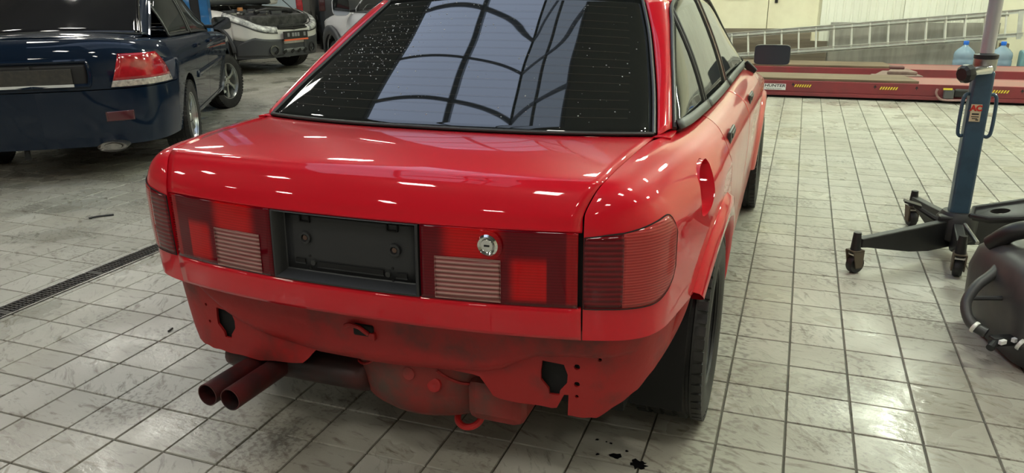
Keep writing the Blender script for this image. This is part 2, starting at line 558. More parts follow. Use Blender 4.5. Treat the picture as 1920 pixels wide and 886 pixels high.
slope(SK['xr'], ZR, SK['x1'], H + .05, 2, 10, M['pane2'])
gb = MB()
for y in (SK['y0'], SK['y1']):
    gb.add([(SK['x0'], y, H), (SK['x1'], y, H), (SK['x1'], y, H + .07), (SK['xr'], y, ZR + .03), (SK['x0'], y, H + .07)], [(0, 1, 2, 3, 4)])
gb.build('gable_board', M['bar'], lan, smooth=False, thick=.04)

# ---------------------------------------------------------------- ceiling lamps
M['tube'] = glow('lamp_diffuser', (1.0, .97, .86), LAMP_STRENGTH)
M['tube_g'] = glow('lamp_diffuser_green', (.90, 1.0, .80), LAMP_STRENGTH * 2.3)
M['lamp_body'] = mat('lamp_body', (.5, .5, .5), .4)
def lamp(x, y, z=4.7, green=False, L=.62, rz=0.0, label=''):
    t = empty('ceiling_lamp', (x, y, z), rz)
    tag(t, label, 'lamp', 'ceiling lamps of the hall')
    MB().box((0, 0, .06), (L + .06, .46, .05)).build('housing', M['lamp_body'], t, smooth=False, bevel=.01)
    for s in (-1, 1):
        MB().tube([(s * L * .4, 0, .085), (s * L * .4, 0, H - z)], .006, 6).build('hanger', M['black'], t)
    MB().box((0, 0, .02), (L, .40, .03)).build('diffuser', M['tube_g' if green else 'tube'], t, smooth=False, bevel=.008)
LAMPS = [(1.9, -1.4, 0), (1.9, 1.6, 1), (1.65, 6.4, 1), (1.75, 8.5, 1), (4.6, -1.0, 0), (4.9, 3.4, 1), (4.9, 7.4, 1),
         (-.1, -3.6, 0), (-2.4, -4.2, 0), (-5.4, .4, 0), (-5.4, 5.4, 0), (-1.6, 6.4, 1), (-.9, 9.4, 1),
         (-8.4, 2.4, 0), (-6.9, 3.2, 0), (-8.3, 4.6, 0), (-10.2, 6.2, 0), (-11.6, 9.2, 0), (-7.2, 11.4, 0), (-12, 14.4, 0), (-13.2, 4.2, 0), (-9.45, -4.8, 0), (-6.1, -5.3, 0), (-12, -4.6, 0), (2.1, -5.7, 0), (-13, -9.6, 0), (-9, -9.6, 0), (-5, -9.6, 0), (-1.4, -9.6, 0), (2.4, -9.6, 0)]  # second lamp on this line is added to brighten the white off-road car
for k, (x, y, g) in enumerate(LAMPS):
    lamp(x, y, green=bool(g), label='square bright lamp hanging from the hall ceiling', rz=PI / 2 if k % 2 else 0)
# ---------------------------------------------------------------- car toolkit
# local frame of every car: x right, y forward, z up
class Shell:
    """wrap-around body side: plan contour (rear centre -> front centre) and the upper edge it rolls into"""
    def __init__(s, contour, top, zlow=.2, zmid=.78, tuck=((.2, .05), (.35, .025), (.55, .008), (.7, 0)), n=6, roll=.12):
        s.c = crom([(w, y, 0) for w, y in contour], n)
        s.t = crom(top, n)
        s.zlow, s.zmid, s.n, s.roll = zlow, zmid, n, roll
        s.tk = ([a for a, b in tuck], [b for a, b in tuck])
        s.m = len(s.c) - 1
        s.key = [v.y for v in s.c]
    def idx_y(s, y):
        """fractional index on the contour for a given y (side part only)"""
        for i in range(len(s.c) - 1):
            if s.c[i].y <= y <= s.c[i + 1].y and s.c[i + 1].y > s.c[i].y:
                return i + (y - s.c[i].y) / (s.c[i + 1].y - s.c[i].y)
        return 0 if y < s.c[0].y else s.m
    def idx_w(s, w):
        for i in range(len(s.c) - 1):
            if s.c[i].x <= w <= s.c[i + 1].x and s.c[i + 1].x > s.c[i].x:
                return i + (w - s.c[i].x) / (s.c[i + 1].x - s.c[i].x)
    def base(s, i, z):
        p = at(s.c, i); q = at(s.c, min(i + .5, s.m)) - at(s.c, max(i - .5, 0))
        nrm = Vector((q.y, -q.x, 0)).normalized()          # outward for the right-hand side
        return Vector((p.x, p.y, z)) - nrm * interp(*s.tk, z)
    def P(s, i, v, side=1, lift=0.0):
        """v 0..1: bottom .. zmid at v=.6 .. upper edge at v=1"""
        zm = min(s.zmid, at(s.t, i).z - .06)
        if v <= .6:
            p = s.base(i, lerp(s.zlow, zm, v / .6))
        else:
            t = (v - .6) / .4
            a = s.base(i, zm); c = at(s.t, i)
            b = a.lerp(c, s.roll); b.z = c.z - .012
            p = a * (1 - t) ** 2 + b * (2 * t * (1 - t)) + c * t * t
        return Vector((p.x * side, p.y, p.z))
    def v_of_z(s, z): return .6 * (z - s.zlow) / (s.zmid - s.zlow)
    def patch(s, i0, i1, v0, v1, ni, nv, side=1, lift=0.0):
        """i0,i1 may be functions of v; v0,v1 functions of fraction"""
        f = lambda a, x: a(x) if callable(a) else a
        rows = []
        for b in range(nv + 1):
            row = []
            for a in range(ni + 1):
                fa = a / ni
                vv = lerp(f(v0, fa), f(v1, fa), b / nv)
                ii = lerp(f(i0, vv), f(i1, vv), fa)
                p = s.P(ii, vv, side)
                if lift:
                    e = .01
                    du = s.P(min(ii + e, s.m), vv, side) - s.P(max(ii - e, 0), vv, side)
                    dv = s.P(ii, min(vv + e, 1), side) - s.P(ii, max(vv - e, 0), side)
                    n = du.cross(dv)
                    if side < 0: n = -n
                    p = p + n.normalized() * lift
                row.append(p)
            rows.append(row)
        return rows

def rounded(rows_fn, nu, nv, corner):
    """sample a unit-square patch with rounded corners: rows_fn(u,v)->point; corner=(rl_b,rr_b,rl_t,rr_t) radii in u,v"""
    rows = []
    for b in range(nv + 1):
        row = []
        for a in range(nu + 1):
            row.append(rows_fn(a / nu, b / nv))
        rows.append(row)
    return rows

def strip_cross(edge, ctr, nu, pw=2.0, pz=2.0):
    """row of points from left to right: edge (w,y,z), centre (y,z)"""
    row = []
    for k in range(nu + 1):
        u = -1 + 2 * k / nu
        f, g = abs(u) ** pw, abs(u) ** pz
        row.append(Vector((u * edge[0], lerp(ctr[0], edge[1], f), lerp(ctr[1], edge[2], g))))
    return row

def rows_smooth(edges, ctrs, n, nu, pw=2.0, pz=2.0):
    E_ = crom(edges, n); C_ = crom([(0, a, b) for a, b in ctrs], n)
    return [strip_cross(e, (c.y, c.z), nu, pw, pz) for e, c in zip(E_, C_)]

def ruled(a, b, nu, nv, bulge=0.0, out=None):
    """ruled patch between two polylines (lists of vectors of equal length after resampling)"""
    rows = []
    for j in range(nv + 1):
        t = j / nv
        row = []
        for i in range(nu + 1):
            p = at(a, i / nu * (len(a) - 1)).lerp(at(b, i / nu * (len(b) - 1)), t)
            if bulge: p = p + Vector(out) * bulge * 4 * t * (1 - t)
            row.append(p)
        rows.append(row)
    return rows

def mirror_rows(rows): return [[Vector((-p.x, p.y, p.z)) for p in r] for r in rows]

def arch_cutter(y, z, r, w0, w1, n=40):
    return MB().prism([(math.cos(2 * PI * k / n) * r, math.sin(2 * PI * k / n) * r) for k in range(n)], w0, w1,
                      TR(0, y, z) @ RY(PI / 2) @ RZ(PI / 2))

def wheel(parent, x, y, r, width, rim_r, side, style, rim_mat, steer=0.0):
    """tyre + rim, axle along x; side=+1 outer face to +x"""
    w = empty('wheel', (x, y, r), steer, parent)
    Mx = RY(PI / 2 * side)
    hw = width / 2
    prof = [(rim_r - .012, -hw * .82), (rim_r + .004, -hw * .92), (rim_r + .03, -hw), (r - .035, -hw), (r - .012, -hw * .93), (r - .003, -hw * .80)]
    for k in range(4):                       # circumferential grooves
        c = lerp(-.55, .55, k / 3) * hw
        prof += [(r, c - .0075), (r - .008, c - .004), (r - .008, c + .004), (r, c + .0075)]
    prof += [(r - .003, hw * .80), (r - .012, hw * .93), (r - .035, hw), (rim_r + .03, hw), (rim_r + .004, hw * .92), (rim_r - .012, hw * .82)]
    MB().lathe(prof, 56, Mx).build('tyre', M['tyre'], w, sharp=28)
    # shoulder tread blocks
    tb = MB()
    nb = 52
    for k in range(nb):
        a = 2 * PI * k / nb
        for s_ in (-1, 1):
            mm = Mx @ RZ(a) @ TR(r - .006, 0, s_ * hw * .82)
            tb.box((0, 0, 0), (.013, 2 * PI * r / nb * .72, .030), None)
            n0 = len(tb.v) - 8
            for q in range(n0, n0 + 8):
                tb.v[q] = tuple(mm @ Vector(tb.v[q]))
    tag(tb.build('tread_blocks', M['tyre'], w, smooth=False), kind='stuff')
    ro = MB().lathe([(rim_r, -hw * .85), (rim_r, -hw * .78), (rim_r - .012, -hw * .7), (rim_r - .014, hw * .6), (rim_r - .006, hw * .80), (rim_r + .004, hw * .86), (rim_r + .004, hw * .90), (rim_r - .006, hw * .90), (rim_r - .010, hw * .80)], 48, Mx)
    ro.build('rim', rim_mat, w, sharp=30)
    MB().lathe([(rim_r * .72, -.01), (rim_r * .72, .0), (.02, .0)], 32, Mx).build('brake_disc', M['steel'], w)
    if style == 'steel':
        z0 = hw * .35
        prof = [(.0, z0 + .02), (.03, z0 + .02), (.034, z0 + .01), (.07, z0 + .012), (.085, z0 + .03), (rim_r * .72, z0 + .03), (rim_r * .80, z0 + .012), (rim_r - .012, z0 - .02)]
        MB().lathe(prof, 40, Mx).build('wheel_disc', rim_mat, w, sharp=30)
        hb = MB()
        for k in range(8):
            hb.lathe([(.018, .002), (.014, .0005), (.0, .0005)], 12, Mx @ RZ(2 * PI * k / 8) @ TR(rim_r * .62, 0, z0 + .029))
        hb.build('vent_hole', M['dark'], w)
    else:
        ns = int(style)
        z0 = hw * .62
        sp = None
        for k in range(ns):
            prof = []
            m_ = Mx @ RZ(2 * PI * k / ns)
            r0, r1 = .045, rim_r - .004
            a, b = .017, .040
            pts = [(r0, -a), (lerp(r0, r1, .55), -a * .85), (r1, -b), (r1, b), (lerp(r0, r1, .55), a * .85), (r0, a)]
            MB().prism(pts, z0 - .022, z0 + .004, m_).build('spoke', rim_mat, w, smooth=False, bevel=.005)
        MB().lathe([(.0, z0 + .012), (.03, z0 + .012), (.036, z0 + .006), (.058, z0 + .004), (.066, z0 - .01), (.066, z0 - .03)], 28, Mx).build('hub_cap', rim_mat, w, sharp=30)
        nb_ = MB()
        for k in range(5):
            nb_.lathe([(.0, .004), (.008, .004), (.008, -.004)], 8, Mx @ RZ(2 * PI * (k + .5) / 5) @ TR(.048, 0, z0 + .004))
        nb_.build('wheel_nut', M['dark'], w)
    return w

def tube_obj(name, pts, r, m, parent, n=8):
    return MB().tube(pts, r, n).build(name, m, parent)
# ---------------------------------------------------------------- the red saloon
XC = -0.6917
RED = (.60, .004, .016)
M['red'] = mat('red_paint', RED, .4, coat=.9, spec=.12)
M['red_side'] = dusty('red_paint_dusty', (.58, .008, .012), (.50, .27, .22), .15, 1.05, .78, rough=.4, coat=.9, coat_rough=.06)
M['red_matte'] = mat('red_primer_overspray', (.33, .010, .010), .50, col2=(.11, .022, .018), scale=6, lo=.50, hi=.72, bump=.35, bscale=45)
M['red_well'] = mat('red_dirty_well', (.24, .020, .016), .6, col2=(.08, .045, .034), scale=6, lo=.42, hi=.66, bump=.4, bscale=30)
def lens_mat(name, col, freq=0.0, axis='Z', rough=.10, strength=.5, col2=None):
    m, nt, b = new_mat(name)
    b.inputs['Roughness'].default_value = rough + .2
    b.inputs['Specular IOR Level'].default_value = .1
    b.inputs['Coat Weight'].default_value = .9
    b.inputs['Coat IOR'].default_value = 1.4
    b.inputs['Coat Roughness'].default_value = .02
    b.inputs['Base Color'].default_value = (*col, 1)
    if freq:
        tc = N(nt, 'ShaderNodeTexCoord')
        wv = N(nt, 'ShaderNodeTexWave', wave_type='BANDS', bands_direction=axis, i_Scale=freq)
        nt.links.new(tc.outputs['Object'], wv.inputs['Vector'])
        bp = N(nt, 'ShaderNodeBump', i_Strength=strength, i_Distance=.004)
        nt.links.new(wv.outputs['Fac'], bp.inputs['Height']); nt.links.new(bp.outputs[0], b.inputs['Normal'])
        if col2:
            mx = N(nt, 'ShaderNodeMix', data_type='RGBA'); mx.inputs['A'].default_value = (*col2, 1); mx.inputs['B'].default_value = (*col, 1)
            nt.links.new(wv.outputs['Fac'], mx.inputs['Factor']); nt.links.new(mx.outputs['Result'], b.inputs['Base Color'])
    return m
def lens_field():
    """moulded lens: crimson with brighter reflector fields behind it (fixed areas of the lamp)"""
    m, nt, b = new_mat('tail_lens')
    Lk = nt.links.new
    tc = N(nt, 'ShaderNodeTexCoord'); sp = N(nt, 'ShaderNodeSeparateXYZ'); Lk(tc.outputs['Object'], sp.inputs[0])
    ax = N(nt, 'ShaderNodeMath', operation='ABSOLUTE'); Lk(sp.outputs['X'], ax.inputs[0])
    def ramp(src, a, b_):
        r = N(nt, 'ShaderNodeMapRange', interpolation_type='SMOOTHSTEP', i_1=a, i_2=b_); Lk(src, r.inputs[0]); return r.outputs[0]
    def mul(*q):
        o = q[0]
        for x in q[1:]:
            k = N(nt, 'ShaderNodeMath', operation='MULTIPLY'); Lk(o, k.inputs[0]); Lk(x, k.inputs[1]); o = k.outputs[0]
        return o
    X, Z = ax.outputs[0], sp.outputs['Z']
    m1 = mul(ramp(X, .255, .30), ramp(X, .43, .385), ramp(Z, .742, .756))
    m2 = mul(ramp(X, .425, .45), ramp(X, .521, .516), ramp(Z, .64, .66), ramp(Z, .765, .735))
    m3 = mul(ramp(X, .560, .566), ramp(Z, .638, .648))
    s1 = N(nt, 'ShaderNodeMath', operation='ADD'); Lk(m1, s1.inputs[0]); Lk(m2, s1.inputs[1])
    k3 = N(nt, 'ShaderNodeMath', operation='MULTIPLY', i_1=.45); Lk(m3, k3.inputs[0])
    s2 = N(nt, 'ShaderNodeMath', operation='ADD'); Lk(s1.outputs[0], s2.inputs[0]); Lk(k3.outputs[0], s2.inputs[1])
    mx = N(nt, 'ShaderNodeMix', data_type='RGBA'); mx.inputs['A'].default_value = (.115, .001, .006, 1); mx.inputs['B'].default_value = (.50, .004, .006, 1)
    Lk(s2.outputs[0], mx.inputs['Factor'])
    wv = N(nt, 'ShaderNodeTexWave', wave_type='BANDS', bands_direction='Z', i_Scale=44); Lk(tc.outputs['Object'], wv.inputs['Vector'])
    wr = N(nt, 'ShaderNodeMapRange', i_3=.82, i_4=1.05); Lk(wv.outputs['Fac'], wr.inputs[0])
    vs = N(nt, 'ShaderNodeVectorMath', operation='SCALE'); Lk(mx.outputs['Result'], vs.inputs[0]); Lk(wr.outputs[0], vs.inputs['Scale'])
    Lk(vs.outputs[0], b.inputs['Base Color'])
    b.inputs['Roughness'].default_value = .3
    b.inputs['Specular IOR Level'].default_value = .0
    b.inputs['Coat Weight'].default_value = .9
    b.inputs['Coat Roughness'].default_value = .015
    b.inputs['Coat IOR'].default_value = 1.4
    return m
M['lens'] = lens_field()
M['lens_rib'] = lens_mat('tail_lens_ribbed', (.17, .002, .007), 25, col2=(.075, .001, .004), strength=.5)
M['lens_side'] = lens_mat('tail_lens_wraparound', (.44, .055, .048), 45, col2=(.30, .022, .022), strength=.2)
M['lens_rev'] = lens_mat('reverse_lens', (.42, .24, .21), 28, col2=(.22, .045, .045), strength=.9, rough=.2)
M['glass'] = mat('dark_glass', (.010, .012, .012), .02, spec=.5, ior=1.95)
M['side_glass'] = mat('tinted_glass', (.03, .034, .033), .03, ior=1.55, col2=(.055, .057, .052), scale=7, lo=.35, hi=.8)
M['wire'] = mat('heater_wire', (.16, .13, .09), .4)
M['plate_black'] = mat('plate_tray', (.021, .022, .024), .5, bump=.1, bscale=300)
M['rubber_seal'] = mat('rubber_seal', (.028, .028, .027), .45)

car = empty('red_saloon_car', (XC, 0, 0))
tag(car, 'shiny red saloon car without rear bumper, seen from behind, dusty on its side', 'car')

CONT = [(0, -1.19), (.21, -1.182), (.42, -1.163), (.6, -1.127), (.66, -1.110), (.71, -1.087), (.748, -1.052), (.775, -1.0), (.79, -.93), (.81, -.8), (.83, -.65), (.843, -.5), (.848, -.3), (.85, .3), (.85, 1.2), (.845, 1.7), (.835, 2.1), (.82, 2.4), (.78, 2.62), (.70, 2.78), (.5, 2.88), (0, 2.93)]
TOP = [(.6, -1.128, .74), (.6, -1.127, .78), (.6, -1.124, .82), (.6, -1.118, .86), (.612, -1.095, .895), (.622, -1.073, .915), (.631, -1.043, .927), (.636, -.985, .933), (.64, -.92, .936), (.648, -.79, .940), (.66, -.64, .941), (.69, -.5, .935), (.715, -.3, .93), (.735, .3, .925), (.735, 1.2, .915), (.73, 1.7, .90), (.69, 2.1, .84), (.65, 2.4, .78), (.62, 2.6, .74), (.58, 2.72, .70), (.45, 2.8, .68), (0, 2.86, .68)]
NS = 6
sh = Shell(CONT, TOP, zlow=.55, zmid=.80, n=NS, roll=.14)
shl = Shell(CONT, TOP, zlow=.19, zmid=.80, n=NS, roll=.14)
IG = 3 * NS                       # lid gap
G = .006 / .07                    # half a gap in index units near the rear

# rear lid: edge and centre lines from its lower edge to the glass
LID_E = [(.6, -1.121, .55), (.6, -1.126, .63), (.6, -1.126, .80), (.6, -1.123, .835), (.6, -1.118, .86), (.612, -1.095, .895), (.622, -1.073, .915), (.631, -1.043, .927), (.64, -.92, .936), (.648, -.79, .940), (.657, -.575, .940)]
LID_C = [(-1.190, .558), (-1.198, .635), (-1.190, .802), (-1.184, .838), (-1.176, .866), (-1.158, .905), (-1.138, .928), (-1.105, .942), (-.97, .955), (-.85, .957), (-.70, .949)]
LE = crom(LID_E, 8); LC = crom([(0, a, b) for a, b in LID_C], 8)
def LID(u, v, lift=0.0):
    def q(u, v):
        e, c = at(LE, v * 8), at(LC, v * 8)
        f = abs(u) ** 2.3
        return Vector((u * (e.x - .0035), lerp(c.y, e.y, f), lerp(c.z, e.z, abs(u) ** 2)))
    p = q(u, v)
    if lift:
        e = .01
        n = (q(u + e, v) - q(u - e, v)).cross(q(u, min(v + e, 10)) - q(u, max(v - e, 0)))
        p = p + n.normalized() * lift
    return p
def lid_patch(u0, u1, v0, v1, nu, nv, lift=0.0):
    return [[LID(lerp(u0, u1, a / nu), lerp(v0, v1, b / nv), lift) for a in range(nu + 1)] for b in range(nv + 1)]
VB, VT = 1.03, 2.30               # lamp band on the lid
lid = grid_obj('trunk_lid', lid_patch(-1, 1, VT, 10, 44, 60), M['red'], car, thick=.010)
grid_obj('lower_lid_panel', lid_patch(-1, 1, 0, VB, 44, 8), M['red'], car, thick=.012)
# dark structure behind the gaps
grid_obj('inner_rear_shell', [[p + Vector((0, .022, 0)) for p in r] for r in lid_patch(-1.02, -.365, .2, VT + .3, 24, 16)], M['dark'], car)
grid_obj('inner_rear_shell', [[p + Vector((0, .022, 0)) for p in r] for r in lid_patch(.365, 1.02, .2, VT + .3, 24, 16)], M['dark'], car)

def lens(name, w0, w1, v0, v1, side, m, parent, lift, nu=16, nv=10, thick=.012):
    u0, u1 = (w0 / .6, w1 / .6) if side > 0 else (-w1 / .6, -w0 / .6)
    return grid_obj(name, lid_patch(u0, u1, v0, v1, nu, nv, lift), m, parent, thick=thick)
def vz(z): return interp([.55, .63, .80, .835], [0, 1, 2, 3], z)
for side in (1, -1):
    tl = empty('inner_tail_light', (0, 0, 0), 0, car)
    lens('lens', .216, .592, VB + .01, VT - .015, side, M['lens'], tl, .002, 28, 14)
    lens('reverse_lens', .256, .412, vz(.646), vz(.738), side, M['lens_rev'], tl, .0045, 14, 12, .003)
    fr_ = [LID(side * w / .6, v, .0045) for w, v in ((.254, vz(.644)), (.414, vz(.644)), (.414, vz(.740)), (.254, vz(.740)), (.254, vz(.644)))]
    tube_obj('lens_rim', fr_, .0014, M['lens_rev'], tl, 6)
    if side > 0:
        p = LID(.385 / .6, vz(.777), .004)
        Mk = TR(*p) @ RX(PI / 2)
        lk = MB().lathe([(.0265, -.004), (.0265, .004), (.022, .009), (.017, .006), (.0145, .004), (.0145, .0065), (.0, .0065)], 32, Mk).build('lid_lock', M['chrome'], tl, sharp=40)
        MB().box(tuple(p + Vector((0, -.007, 0))), (.013, .002, .004)).build('key_slot', M['dark'], lk, smooth=False)
        MB().lathe([(.036, -.002), (.036, .001), (.026, .002)], 32, Mk).build('lock_collar', M['lens'], lk)
    # outer (wraparound) lamp on the quarter panel
    ol = empty('outer_tail_light', (0, 0, 0), 0, car)
    iE = sh.idx_y(-.96)
    v0, v1 = sh.v_of_z(.634), .645
    iM = sh.idx_w(.688)
    def band(i0, i1, lo_, hi_, lift, m, name, ni=18, nv=12, thick=.010):
        rows = []
        for b in range(nv + 1):
            row = []
            for a in range(ni + 1):
                ii = lerp(i0, i1, a / ni)
                vv = lerp(lo_(ii), hi_(ii), b / nv)
                p = sh.patch(ii, ii + .05, vv, vv + .02, 1, 1, side, lift)[0][0]
                row.append(p)
            rows.append(row)
        return grid_obj(name, rows, m, ol, flip=side < 0, thick=thick)
    def lo_(i):
        t = max(0, (i - (iE - 11)) / 11); return lerp(v0, lerp(v0, v1, .30), t ** 2.6) if t < .97 else lerp(v0, v1, .30 + (t - .97) * 3)
    def hi_(i):
        t = max(0, (i - (iE - 5)) / 5); return v1 + .035 * max(0, min(1, (i - iM) / (iE - 3 - iM))) - (v1 - v0) * .22 * t ** 3
    band(IG + 2 * G, iM, lo_, hi_, .003, M['lens_rib'], 'ribbed_lens', 12, 12)
    band(iM, iE, lo_, hi_, .003, M['lens_side'], 'side_lens', 26, 14)
    rim = []
    for k in range(31): rim.append((lerp(IG + 2 * G, iE, k / 30), lo_))
    for k in range(31): rim.append((lerp(iE, IG + 2 * G, k / 30), hi_))
    rim.append(rim[0])
    tube_obj('lamp_seal', [sh.patch(i, i + .05, fn(i), fn(i) + .02, 1, 1, side, .002)[0][0] for i, fn in rim], .0018, M['dark'], ol, 6)

# number plate tray between the lamps
tray = empty('plate_tray', (0, 0, 0), 0, car)
def loop(ins, dep, n=10):
    u0, u1, v0, v1 = -.352 + ins / .6, .352 - ins / .6, VB + .01 + ins * 6, VT - .02 - ins * 7.0
    pts = []
    for k in range(n): pts.append(LID(lerp(u0, u1, k / n), v0))
    for k in range(n): pts.append(LID(u1, lerp(v0, v1, k / n)))
    for k in range(n): pts.append(LID(lerp(u1, u0, k / n), v1))
    for k in range(n): pts.append(LID(u0, lerp(v1, v0, k / n)))
    pts.append(pts[0])
    return [p + Vector((0, dep, 0)) for p in pts]
rows = [loop(0, .012), loop(0, -.004), loop(.006, -.005), loop(.009, -.001), loop(.019, .028), loop(.022, .030)]
grid_obj('tray_frame', rows, M['plate_black'], tray, flip=True, sharp=30)
fy = LID(0, 1.6).y + .043
fl_rows = [[LID(lerp(-.325, .325, a / 12), lerp(VB + .10, VT - .12, b / 4)) + Vector((0, .030, 0)) for a in range(13)] for b in range(5)]
grid_obj('tray_floor', fl_rows, M['plate_black'], tray, thick=.004)
def onfloor(w, z, dy=0.0):
    p = LID(w / .6, vz(z)); return Vector((w, p.y + .030 + dy, z))
for w, z in ((-.125, .748), (.133, .742)):
    Mk = TR(*onfloor(w, z)) @ RX(PI / 2)
    b_ = MB().lathe([(.017, -.002), (.016, .008), (.010, .009), (.008, .003), (.0, .003)], 20, Mk).build('screw_boss', M['plate_black'], tray, sharp=40)
    MB().lathe([(.0065, .0032), (.0065, .006), (.0, .0065)], 12, Mk).build('screw', mat('rusty_screw', (.09, .05, .035), .5), b_)
for w, z, ww, hh in ((0.005, .680, .19, .014), (-.145, .684, .028, .012), (.150, .676, .028, .012)):
    MB().box(tuple(onfloor(w, z, -.001)), (ww, .006, hh)).build('slot', M['dark'], tray, smooth=False)
    MB().box(tuple(onfloor(w, z - hh * .5, -.003)), (ww + .004, .004, .003)).build('slot_ledge', M['plate_black'], tray, smooth=False)
for w, z in ((-.105, .683), (.112, .677)):
    MB().lathe([(.008, -.002), (.007, .006), (.0, .006)], 12, TR(*onfloor(w, z)) @ RX(PI / 2)).build('clip', M['trim'], tray)
    for dz in (-.016, .016):
        MB().lathe([(.0035, .0), (.0035, .002), (.0, .002)], 8, TR(*onfloor(w + (.012 if w > 0 else -.012), z + dz)) @ RX(PI / 2)).build('pin_hole', M['dark'], tray)
for w in (-.125, .128):
    for d in (-.014, .014):
        MB().box(tuple(onfloor(w + d, .798, -.003)), (.003, .006, .016)).build('moulding', M['dark'], tray, smooth=False)
    MB().box(tuple(onfloor(w, .790, -.003)), (.031, .006, .003)).build('moulding', M['dark'], tray, smooth=False)

# quarter panels, doors, front wings: one wrap-around surface cut along the shut lines
WY = (-.40, 2.14)
def side_y(y): return shl.idx_y(y)
iD1 = lambda v: side_y(interp([.2, .40, .49, .66, .76, .85, 1], [.02, -.10, -.17, -.25, -.225, -.17, -.09], v))
iD2 = lambda v: side_y(.58)
iD3 = lambda v: side_y(interp([0, .6, 1], [1.42, 1.46, 1.55], v))
GAP = .045
def sheet(name, i0, i1, side, m, ni, nv, v0=0.0, v1=1.0, cuts=()):
    rows = shl.patch(i0, i1, v0, v1, ni, nv, side)
    o = grid_obj(name, rows, m, car, flip=side < 0, thick=.010)
    if cuts:
        cut(o, [arch_cutter(y, z, r, .45 * side, 1.0 * side) if side > 0 else arch_cutter(y, z, r, -1.0, -.45) for y, z, r in cuts])
    return o
V55 = shl.v_of_z(.55)
ARCH_R, ARCH_F = (WY[0], .30, .362), (WY[1], .30, .35)
iSill = side_y(-.40)
for side in (1, -1):
    qv0 = lambda fa: V55
    q = sheet('quarter_panel', lambda v: IG + G * .6, lambda v: iD1(v) - GAP, side, M['red'] if side > 0 else M['red'], 120, 40, v0=V55)
    cutters = [arch_cutter(*ARCH_R, *(sorted((.45 * side, 1.0 * side))))]
    if side > 0:
        # open filler recess
        poly = [(-.60, .893), (-.66, .888), (-.70, .872), (-.725, .845), (-.745, .81), (-.735, .77), (-.69, .760), (-.63, .768), (-.60, .80), (-.585, .84), (-.58, .875)][::-1]
        pc = crom([(a, b, 0) for a, b in poly + [poly[0]]], 5)[:-1]
        FILL = [(p.x, p.y) for p in pc][::-1]
        fc = MB().prism(FILL, -.06, .10, Matrix(((0, 0, 1, .80), (1, 0, 0, 0), (0, 1, 0, 0), (0, 0, 0, 1))))
        cutters.append(fc)
    cut(q, cutters)
    sheet('rear_door', lambda v: iD1(v) + GAP, lambda v: iD2(v) - GAP * .4, side, M['red_side'], 40, 32, v0=.05, cuts=[ARCH_R])
    sheet('front_door', lambda v: iD2(v) + GAP * .4, lambda v: iD3(v) - GAP * .4, side, M['red_side'], 40, 32, v0=.05)
    sheet('front_wing', lambda v: iD3(v) + GAP * .4, lambda v: side_y(2.5), side, M['red_side'], 60, 32, v0=0.0, cuts=[ARCH_F])
    # sill below the doors and rear-wheel front edge
    grid_obj('sill', shl.patch(side_y(-.02), side_y(1.9), 0, .05, 40, 3, side), M['red_side'], car, flip=side < 0, thick=.01)
    # dark lining behind panel gaps
    for a_, b_ in ((IG + .5, side_y(-.80)), (side_y(-.54), side_y(1.7))):
        rows = shl.patch(a_, b_, V55 + .02, .985, 40, 10, side, -.020)
        grid_obj('inner_side_shell', rows, M['dark'], car, flip=side < 0)
    # raised wheel-arch lips
    for (y, z, r), a0, a1 in ((ARCH_R, .02 * PI, .80 * PI), (ARCH_F, .02 * PI, .98 * PI)):
        rows = []
        na = 36
        for k in range(na + 1):
            a = lerp(a0, a1, k / na)
            cy, cz = y - math.cos(a) * r * -1 * -1, z + math.sin(a) * r
            cy = y + math.cos(a) * r
            row = []
            for dr, dx in ((-.004, -.05), (-.006, .010), (.004, .022), (.030, .022), (.062, .016), (.075, -.002)):
                yy, zz = y + math.cos(a) * (r + dr), z + math.sin(a) * (r + dr)
                ii = side_y(yy)
                b = shl.base(ii, min(max(zz, .2), .80))
                if zz > .80:
                    b.x -= (zz - .80) * .45
                row.append(Vector(((b.x + dx) * side, yy, zz)))
            rows.append(row)
        grid_obj('arch_lip', rows, M['red'] if y < 0 else M['red_side'], car, flip=side > 0, sharp=50)
    # wheel housing
    for y in WY:
        grid_obj('wheel_housing', [[Vector((s_ * side, y + math.cos(a) * .37, .30 + math.sin(a) * .37)) for a in [PI * k / 16 * 1.2 - .3 for k in range(17)]] for s_ in (.50, .80)], M['dark'], car, flip=side < 0)
        wheel(car, .745 * side, y, .302, .208, .195, side, 'steel', M['black_steel'])

# filler recess tub
rows = []
for k, (dx, sc_) in enumerate(((0.004, 1.0), (-.015, .97), (-.045, .88), (-.055, .6))):
    cyy, czz = -.66, .825
    row = []
    for (y, z) in FILL + [FILL[0]]:
        yy, zz = cyy + (y - cyy) * sc_, czz + (z - czz) * sc_
        b = shl.base(side_y(y), min(z, .80)); x = b.x - max(0, z - .80) ** 1.5 * 1.1
        row.append(Vector((x + dx - .006, yy, zz)))
    rows.append(row)
rec = grid_obj('filler_recess', rows, M['red'], car, flip=False)
mesh_obj('filler_floor', rows[-1][:-1], [tuple(range(len(rows[-1]) - 1))], M['red'], rec, smooth=False)
tube_obj('flap_hinge', [(.735, -.69, .862), (.775, -.69, .864), (.782, -.685, .855), (.782, -.68, .842)], .0045, M['trim'], car)
MB().lathe([(.0, .012), (.02, .012), (.026, .004), (.026, -.01)], 20, TR(.742, -.688, .866) @ RY(PI / 2)).build('latch_cup', M['dark'], car)

